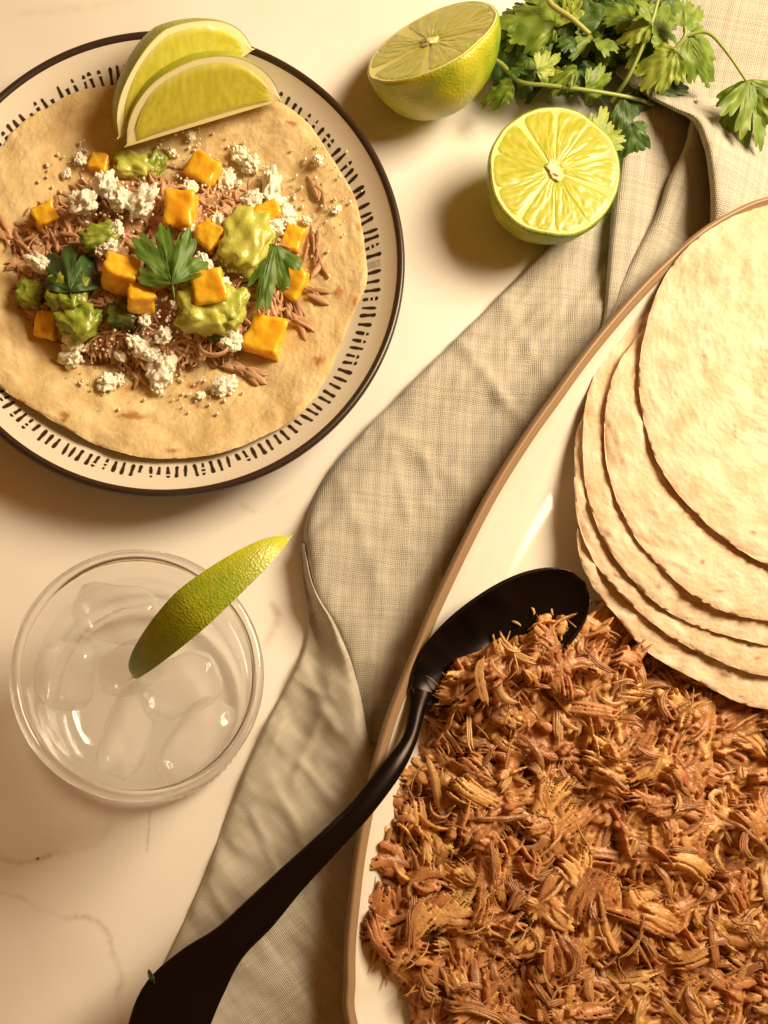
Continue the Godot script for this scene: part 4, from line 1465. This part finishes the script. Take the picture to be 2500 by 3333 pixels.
func tumbler() -> void:
	var H := 0.085
	var c := P(443, 2194, H)
	var R := P(443 + 417, 2194, H).x - c.x
	c.y = 0.0
	var t := thing("water_tumbler", "clear glass tumbler of iced water with a beaded foot", "glass", "", c + Vector3(0, 0.0006, 0))
	obj("glass_wall", lathe([Vector2(0.0, 0.0), Vector2(R - 0.010, 0.0), Vector2(R - 0.0065, 0.0012), Vector2(R - 0.0045, 0.004), Vector2(R - 0.0035, 0.02), Vector2(R - 0.0012, 0.06), Vector2(R - 0.0004, H - 0.004)], 160), M.glass, t)
	obj("inner_wall", lathe([Vector2(R - 0.0044, H - 0.004), Vector2(R - 0.0058, 0.06), Vector2(R - 0.0078, 0.024), Vector2(R - 0.0110, 0.0165), Vector2(R - 0.018, 0.0138), Vector2(0.0, 0.0132)], 160), M.glass, t)
	var lip := []
	for i in 13:
		var an := TAU * i / 12.0
		lip.push_back(Vector2(R - 0.0022 + 0.0022 * cos(an), H - 0.0024 + 0.0024 * sin(an)))
	obj("lip", lathe(lip, 160), M.solid_glass, t)
	var beads := MB.new()
	var nb := 360
	for i in nb:
		var a := TAU * i / nb
		var bump := 0.0009 * absf(sin(a * 36.0))
		for k in 8:
			var b := TAU * k / 8.0
			var r := R - 0.0046 + (0.0010 + bump) * cos(b)
			beads.vert(Vector3(cos(a) * r, 0.0062 + (0.0014 + bump) * sin(b), sin(a) * r))
	beads.grid(0, nb, 8, true)
	for k in 8:
		beads.quad((nb - 1) * 8 + k, (nb - 1) * 8 + (k + 1) % 8, (k + 1) % 8, k)
	obj("beaded_ring", beads.done(), M.solid_glass, t)
	var W := 0.063
	var water := obj("drinking_water", lathe([Vector2(0.0, 0.0131), Vector2(R - 0.0179, 0.0137), Vector2(R - 0.01095, 0.0164), Vector2(R - 0.0077, 0.024), Vector2(R - 0.0056, W + 0.0012), Vector2(R - 0.0064, W + 0.0006), Vector2(R - 0.009, W), Vector2(0.0, W)], 120), M.water)
	water.position = c + Vector3(0, 0.0006, 0)
	tag(water, "clear still water filling the tumbler around the ice", "water")
	var ice := [
		[[620, 560], [420, 270], 0.15, 0.064, "large rounded ice piece at the back of the tumbler"],
		[[350, 900], [270, 330], 0.1, 0.0625, "rounded ice piece against the tumbler's left side"],
		[[700, 860], [320, 230], -0.5, 0.060, "ice piece in the middle under the lime wedge's tip"],
		[[690, 1200], [230, 480], 0.35, 0.0595, "long ice piece slanting through the middle front"],
		[[960, 960], [420, 280], -0.35, 0.063, "jagged ice piece under the lime wedge on the right"],
		[[1050, 1270], [470, 230], -0.95, 0.0645, "pale almond shaped ice piece at the front right of the tumbler"]]
	var k := 0
	for d in ice:
		var f := 1000.0 / 1659.0
		var q: Array = d[0]
		var sz: Array = d[1]
		var p := P(q[0] * f, 1650 + q[1] * f, d[3])
		var s := f / 8600.0
		var o := obj("ice_cube", lump(Vector3(sz[0] * s * 1.12, 0.019, sz[1] * s * 1.12), 0.68, 0.10, 0.9, Color.WHITE, Color.WHITE, 12, 60 + k), M.ice)
		o.position = p - Vector3(0, 0.0055, 0)
		o.rotation = Vector3(0.12 * sin(k * 2.0), -d[2], 0.14 * cos(k * 3.0))
		tag(o, d[4], "ice", "ice in the tumbler")
		k += 1


# ---------------------------------------------------------------- everything

func camera_and_light() -> void:
	fwd = Vector3(0, -cos(TILT), -sin(TILT))
	upv = Vector3(0, sin(TILT), -cos(TILT))
	cam_at = Vector3(0, CAM_H, 0)
	var c := P(1250, 1666.5)
	cam_at -= Vector3(c.x, 0, c.z)
	var cam := Camera3D.new()
	cam.name = "camera"
	cam.near = 0.05
	cam.far = 20.0
	cam.projection = Camera3D.PROJECTION_FRUSTUM
	cam.size = 0.05 * 3333.0 / FOCAL
	cam.frustum_offset = Vector2((1250.0 - PPX) / FOCAL, (PPY - 1666.5) / FOCAL) * 0.05
	cam.basis = Basis(Vector3.RIGHT, upv, -fwd)
	cam.position = cam_at
	add_child(cam)
	cam.current = true
	var e := Environment.new()
	e.background_mode = Environment.BG_COLOR
	e.background_color = Color(0.93, 0.605, 0.245)
	e.background_energy_multiplier = 0.30
	e.tonemap_mode = Environment.TONE_MAPPER_LINEAR
	e.tonemap_exposure = 1.0
	e.sdfgi_enabled = true
	e.ssao_enabled = true
	e.ssil_enabled = true
	var w := WorldEnvironment.new()
	w.name = "environment"
	w.environment = e
	add_child(w)
	var l := AreaLight3D.new()
	l.name = "window_light"
	l.area_size = Vector2(0.34, 0.34)
	l.light_color = Color(1.0, 0.905, 0.755)
	l.light_energy = 1.04
	l.shadow_enabled = true
	l.area_range = 5.0
	add_child(l)
	l.look_at_from_position(Vector3(0.44, 0.50, -0.26), Vector3(0.0, 0, -0.06))


func _ready() -> void:
	rng.seed = 20240
	n_lo.noise_type = FastNoiseLite.TYPE_SIMPLEX
	n_lo.frequency = 1.0
	n_lo.fractal_octaves = 2
	n_lo.seed = 7
	n_hi.noise_type = FastNoiseLite.TYPE_SIMPLEX
	n_hi.frequency = 1.0
	n_hi.fractal_octaves = 3
	n_hi.seed = 19
	n_cell.noise_type = FastNoiseLite.TYPE_CELLULAR
	n_cell.frequency = 1.0
	n_cell.fractal_type = FastNoiseLite.FRACTAL_NONE
	n_cell.seed = 3
	camera_and_light()
	materials()
	# the table
	var mb := MB.new()
	for q in [[-0.7, -0.7], [0.7, -0.7], [0.7, 0.7], [-0.7, 0.7]]:
		mb.vert(Vector3(q[0], 0, q[1]), Color.WHITE, Vector2(q[0] / 0.6 + 0.5, q[1] / 0.8 + 0.5))
	mb.quad(0, 1, 2, 3)
	tag(obj("table_top", mb.done(false), M.marble), "pale marble table top with faint brown veins", "", "", "structure")
	napkin()
	plate()
	taco()
	toppings()
	platter()
	tortilla_stack()
	pork()
	spoon()
	tumbler()
	# limes
	lime_half("lime half with its round cut face up, beside the napkin and coriander", P(1805, 558, 0.029), Vector3(0.03, 1, 0.03).normalized(), 0.4, 0.0282, 1.7, 0.30)
	var g := Vector3(-0.643, 0, -0.766)
	lime_half("yellow green lime half tipped back on its rind beside the coriander", P(1403, 136, 0.029), (Vector3.UP * cos(0.70) + g * sin(0.70)).normalized(), 1.1, 0.0287, 4.2, 0.62)
	lime_wedge("lime wedge at the back of the plate, partly behind the other wedge", P(606, 306, 0.026), Vector3(0.824, 0.0, -0.567), Vector3(-0.567, 1.75, -0.824), 0.0345, 0.0265, 0.95, 2.0, 0.5)
	lime_wedge("lime wedge lying in front on the tortilla, cut face up", P(664, 402, 0.024), Vector3(0.954, 0.0, -0.30), Vector3(-0.30, 1.75, -0.954), 0.0345, 0.0262, 0.95, 5.0, 0.5)
	# the wedge on the glass shows its rind
	var lo := P(372, 2212, 0.083)
	var hi := P(900, 1738, 0.108)
	var ax := (hi - lo).normalized()
	var upr := Vector3.UP.slide(ax).normalized()
	var sd := ax.cross(upr)
	var rdir := upr.rotated(ax, 0.33)
	lime_wedge("lime wedge perched rind up on the rim of the tumbler", (lo + hi) * 0.5 - upr * 0.022, ax, rdir, lo.distance_to(hi) * 0.5, 0.0245, 0.66, 8.0, 0.34, 0.30)
	# coriander
	var s1 := thing("coriander_sprig", "long coriander sprig lowest in the bunch, just above the round lime half", "coriander", "bunch of coriander")
	var sc := Color(0.26, 0.33, 0.07)
	stem(s1, [V(1600, 190, 0.016), V(1635, 212, 0.018), V(1692, 266, 0.02), V(1790, 279, 0.022), V(1925, 296, 0.022), V(2061, 320, 0.018), V(2126, 342, 0.014)], 0.0011, sc)
	stem(s1, [V(1640, 110, 0.014), V(1654, 130, 0.014), V(1741, 184, 0.018), V(1828, 255, 0.02), V(1904, 298, 0.021)], 0.0010, sc)
	leaf(s1, V(1668, 130, 0.020), V(1706, 315, 0.012), 1.0, 0, 0.2, 0.3, 0.6)
	leaf(s1, V(1690, 240, 0.014), V(1636, 285, 0.006), 2.0, 0, 0.3)
	leaf(s1, V(2030, 315, 0.018), V(2110, 440, 0.012), 3.0, 0, 0.2)
	leaf(s1, V(2055, 400, 0.020), V(2085, 550, 0.012), 4.0, 0, 0.3)
	leaf(s1, V(1925, 470, 0.026), V(1985, 345, 0.030), 5.0, 2, 0.2, 0.3)
	leaf(s1, V(1945, 460, 0.025), V(2048, 430, 0.028), 6.0, 2, 0.3, -0.2)
	leaf(s1, V(1905, 290, 0.022), V(2010, 255, 0.022), 6.5, 1, 0.4, 0.8)
	leaf(s1, V(1830, 270, 0.012), V(1790, 310, 0.008), 6.7, 0, 0.4)
	var s2 := thing("coriander_sprig", "coriander sprig behind the tipped lime half, its pale stem cut short", "coriander", "bunch of coriander")
	stem(s2, [V(1780, -20, 0.030), V(1795, 16, 0.032), V(1860, 60, 0.034), V(1920, 112, 0.034)], 0.0013, Color(0.42, 0.42, 0.14))
	leaf(s2, V(1808, 80, 0.028), V(1618, 30, 0.026), 7.0, 1, 0.25, 0.1)
	leaf(s2, V(1800, 75, 0.026), V(1690, 125, 0.022), 8.0, 1, 0.3)
	leaf(s2, V(1805, 95, 0.024), V(1745, 145, 0.018), 9.0, 1, 0.3)
	leaf(s2, V(1800, 10, 0.024), V(1730, -60, 0.022), 10.0, 1, 0.2)
	leaf(s2, V(1960, 60, 0.026), V(1850, 5, 0.026), 11.0, 0, 0.2)
	leaf(s2, V(1850, 60, 0.022), V(1880, 160, 0.018), 12.0, 1, 0.3)
	leaf(s2, V(1870, 80, 0.020), V(1800, 180, 0.016), 12.5, 0, 0.3)
	leaf(s2, V(1760, 140, 0.012), V(1850, 230, 0.010), 12.6, 0, 0.2)
	leaf(s2, V(1830, 140, 0.012), V(1950, 240, 0.010), 12.7, 0, 0.2)
	var s3 := thing("coriander_sprig", "coriander sprig in the middle with a bright yellow green upper leaf", "coriander", "bunch of coriander")
	stem(s3, [V(1990, 330, 0.012), V(2050, 240, 0.022), V(2115, 90, 0.030), V(2150, -30, 0.032)], 0.0011, sc)
	leaf(s3, V(2120, 78, 0.034), V(2010, 112, 0.030), 13.0, 2, 0.3, 0.2)
	leaf(s3, V(2118, 80, 0.034), V(2130, -20, 0.036), 14.0, 1, 0.5, 0.9, 0.7)
	leaf(s3, V(1930, 135, 0.026), V(2040, 100, 0.028), 15.0, 1, 0.5, -0.6)
	leaf(s3, V(2160, 165, 0.026), V(2160, 50, 0.03), 16.0, 1, 0.4, 0.9, 0.6)
	leaf(s3, V(2060, 60, 0.026), V(1960, 10, 0.026), 17.0, 1, 0.3)
	leaf(s3, V(1960, 130, 0.012), V(2070, 210, 0.010), 17.5, 0, 0.2)
	leaf(s3, V(1900, 180, 0.010), V(1990, 300, 0.010), 17.6, 0, 0.2)
	leaf(s3, V(2060, 30, 0.020), V(1930, 60, 0.018), 17.7, 0, 0.2)
	var s4 := thing("coriander_sprig", "coriander sprig reaching right over the napkin with a hanging side leaf", "coriander", "bunch of coriander")
	stem(s4, [V(2120, 290, 0.022), V(2180, 184, 0.030), V(2226, 122, 0.034), V(2230, 88, 0.035)], 0.0012, sc)
	stem(s4, [V(2228, 118, 0.034), V(2300, 106, 0.036), V(2360, 163, 0.036), V(2434, 270, 0.034)], 0.0008, sc)
	leaf(s4, V(2231, 92, 0.035), V(2262, -25, 0.036), 18.0, 1, 0.2, 0.2)
	leaf(s4, V(2240, 122, 0.034), V(2352, 250, 0.026), 19.0, 1, 0.35, 0.1)
	leaf(s4, V(2205, 170, 0.032), V(2080, 285, 0.026), 20.0, 2, 0.25)
	leaf(s4, V(2220, 180, 0.028), V(2210, 290, 0.020), 21.0, 0, 0.3, 0.4)
	leaf(s4, V(2434, 262, 0.034), V(2425, 490, 0.024), 22.0, 1, 0.2, 0.3, 1.25)
	leaf(s4, V(2438, 262, 0.034), V(2510, 470, 0.028), 23.0, 1, 0.2, -0.2, 1.25)
	# smaller leaves deeper in the bunch
	for i in 84:
		var s: Node3D = [s1, s2, s3][i % 3]
		var u0 := rng.randf_range(1640, 2170)
		var v0 := rng.randf_range(-40, 290)
		if u0 < 1720 and v0 < 60:
			continue
		var an := rng.randf() * TAU
		var l := rng.randf_range(60, 115)
		var h := rng.randf_range(0.008, 0.026)
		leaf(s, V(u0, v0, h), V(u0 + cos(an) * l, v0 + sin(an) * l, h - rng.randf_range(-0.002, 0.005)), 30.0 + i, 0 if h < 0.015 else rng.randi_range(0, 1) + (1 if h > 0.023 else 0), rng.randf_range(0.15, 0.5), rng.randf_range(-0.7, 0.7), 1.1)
	# stray red specks
	for q in [[2362, 520, 0.016, "tiny red chilli speck on the napkin fold right of the round lime"], [2482, 610, 0.013, "tiny red chilli speck on the napkin at the platter's upper rim"], [125, 2793, 0.0004, "tiny red speck on a marble vein left of the tumbler"]]:
		var o := obj("chilli_speck", lump(Vector3(0.0012, 0.0007, 0.0010), 0.7, 0.4, 1.0, Color(0.45, 0.06, 0.02), Color(0.5, 0.1, 0.03), 3, 9), M.pith)
		o.position = P(q[0], q[1], q[2])
		tag(o, q[3], "chilli speck", "stray red specks")
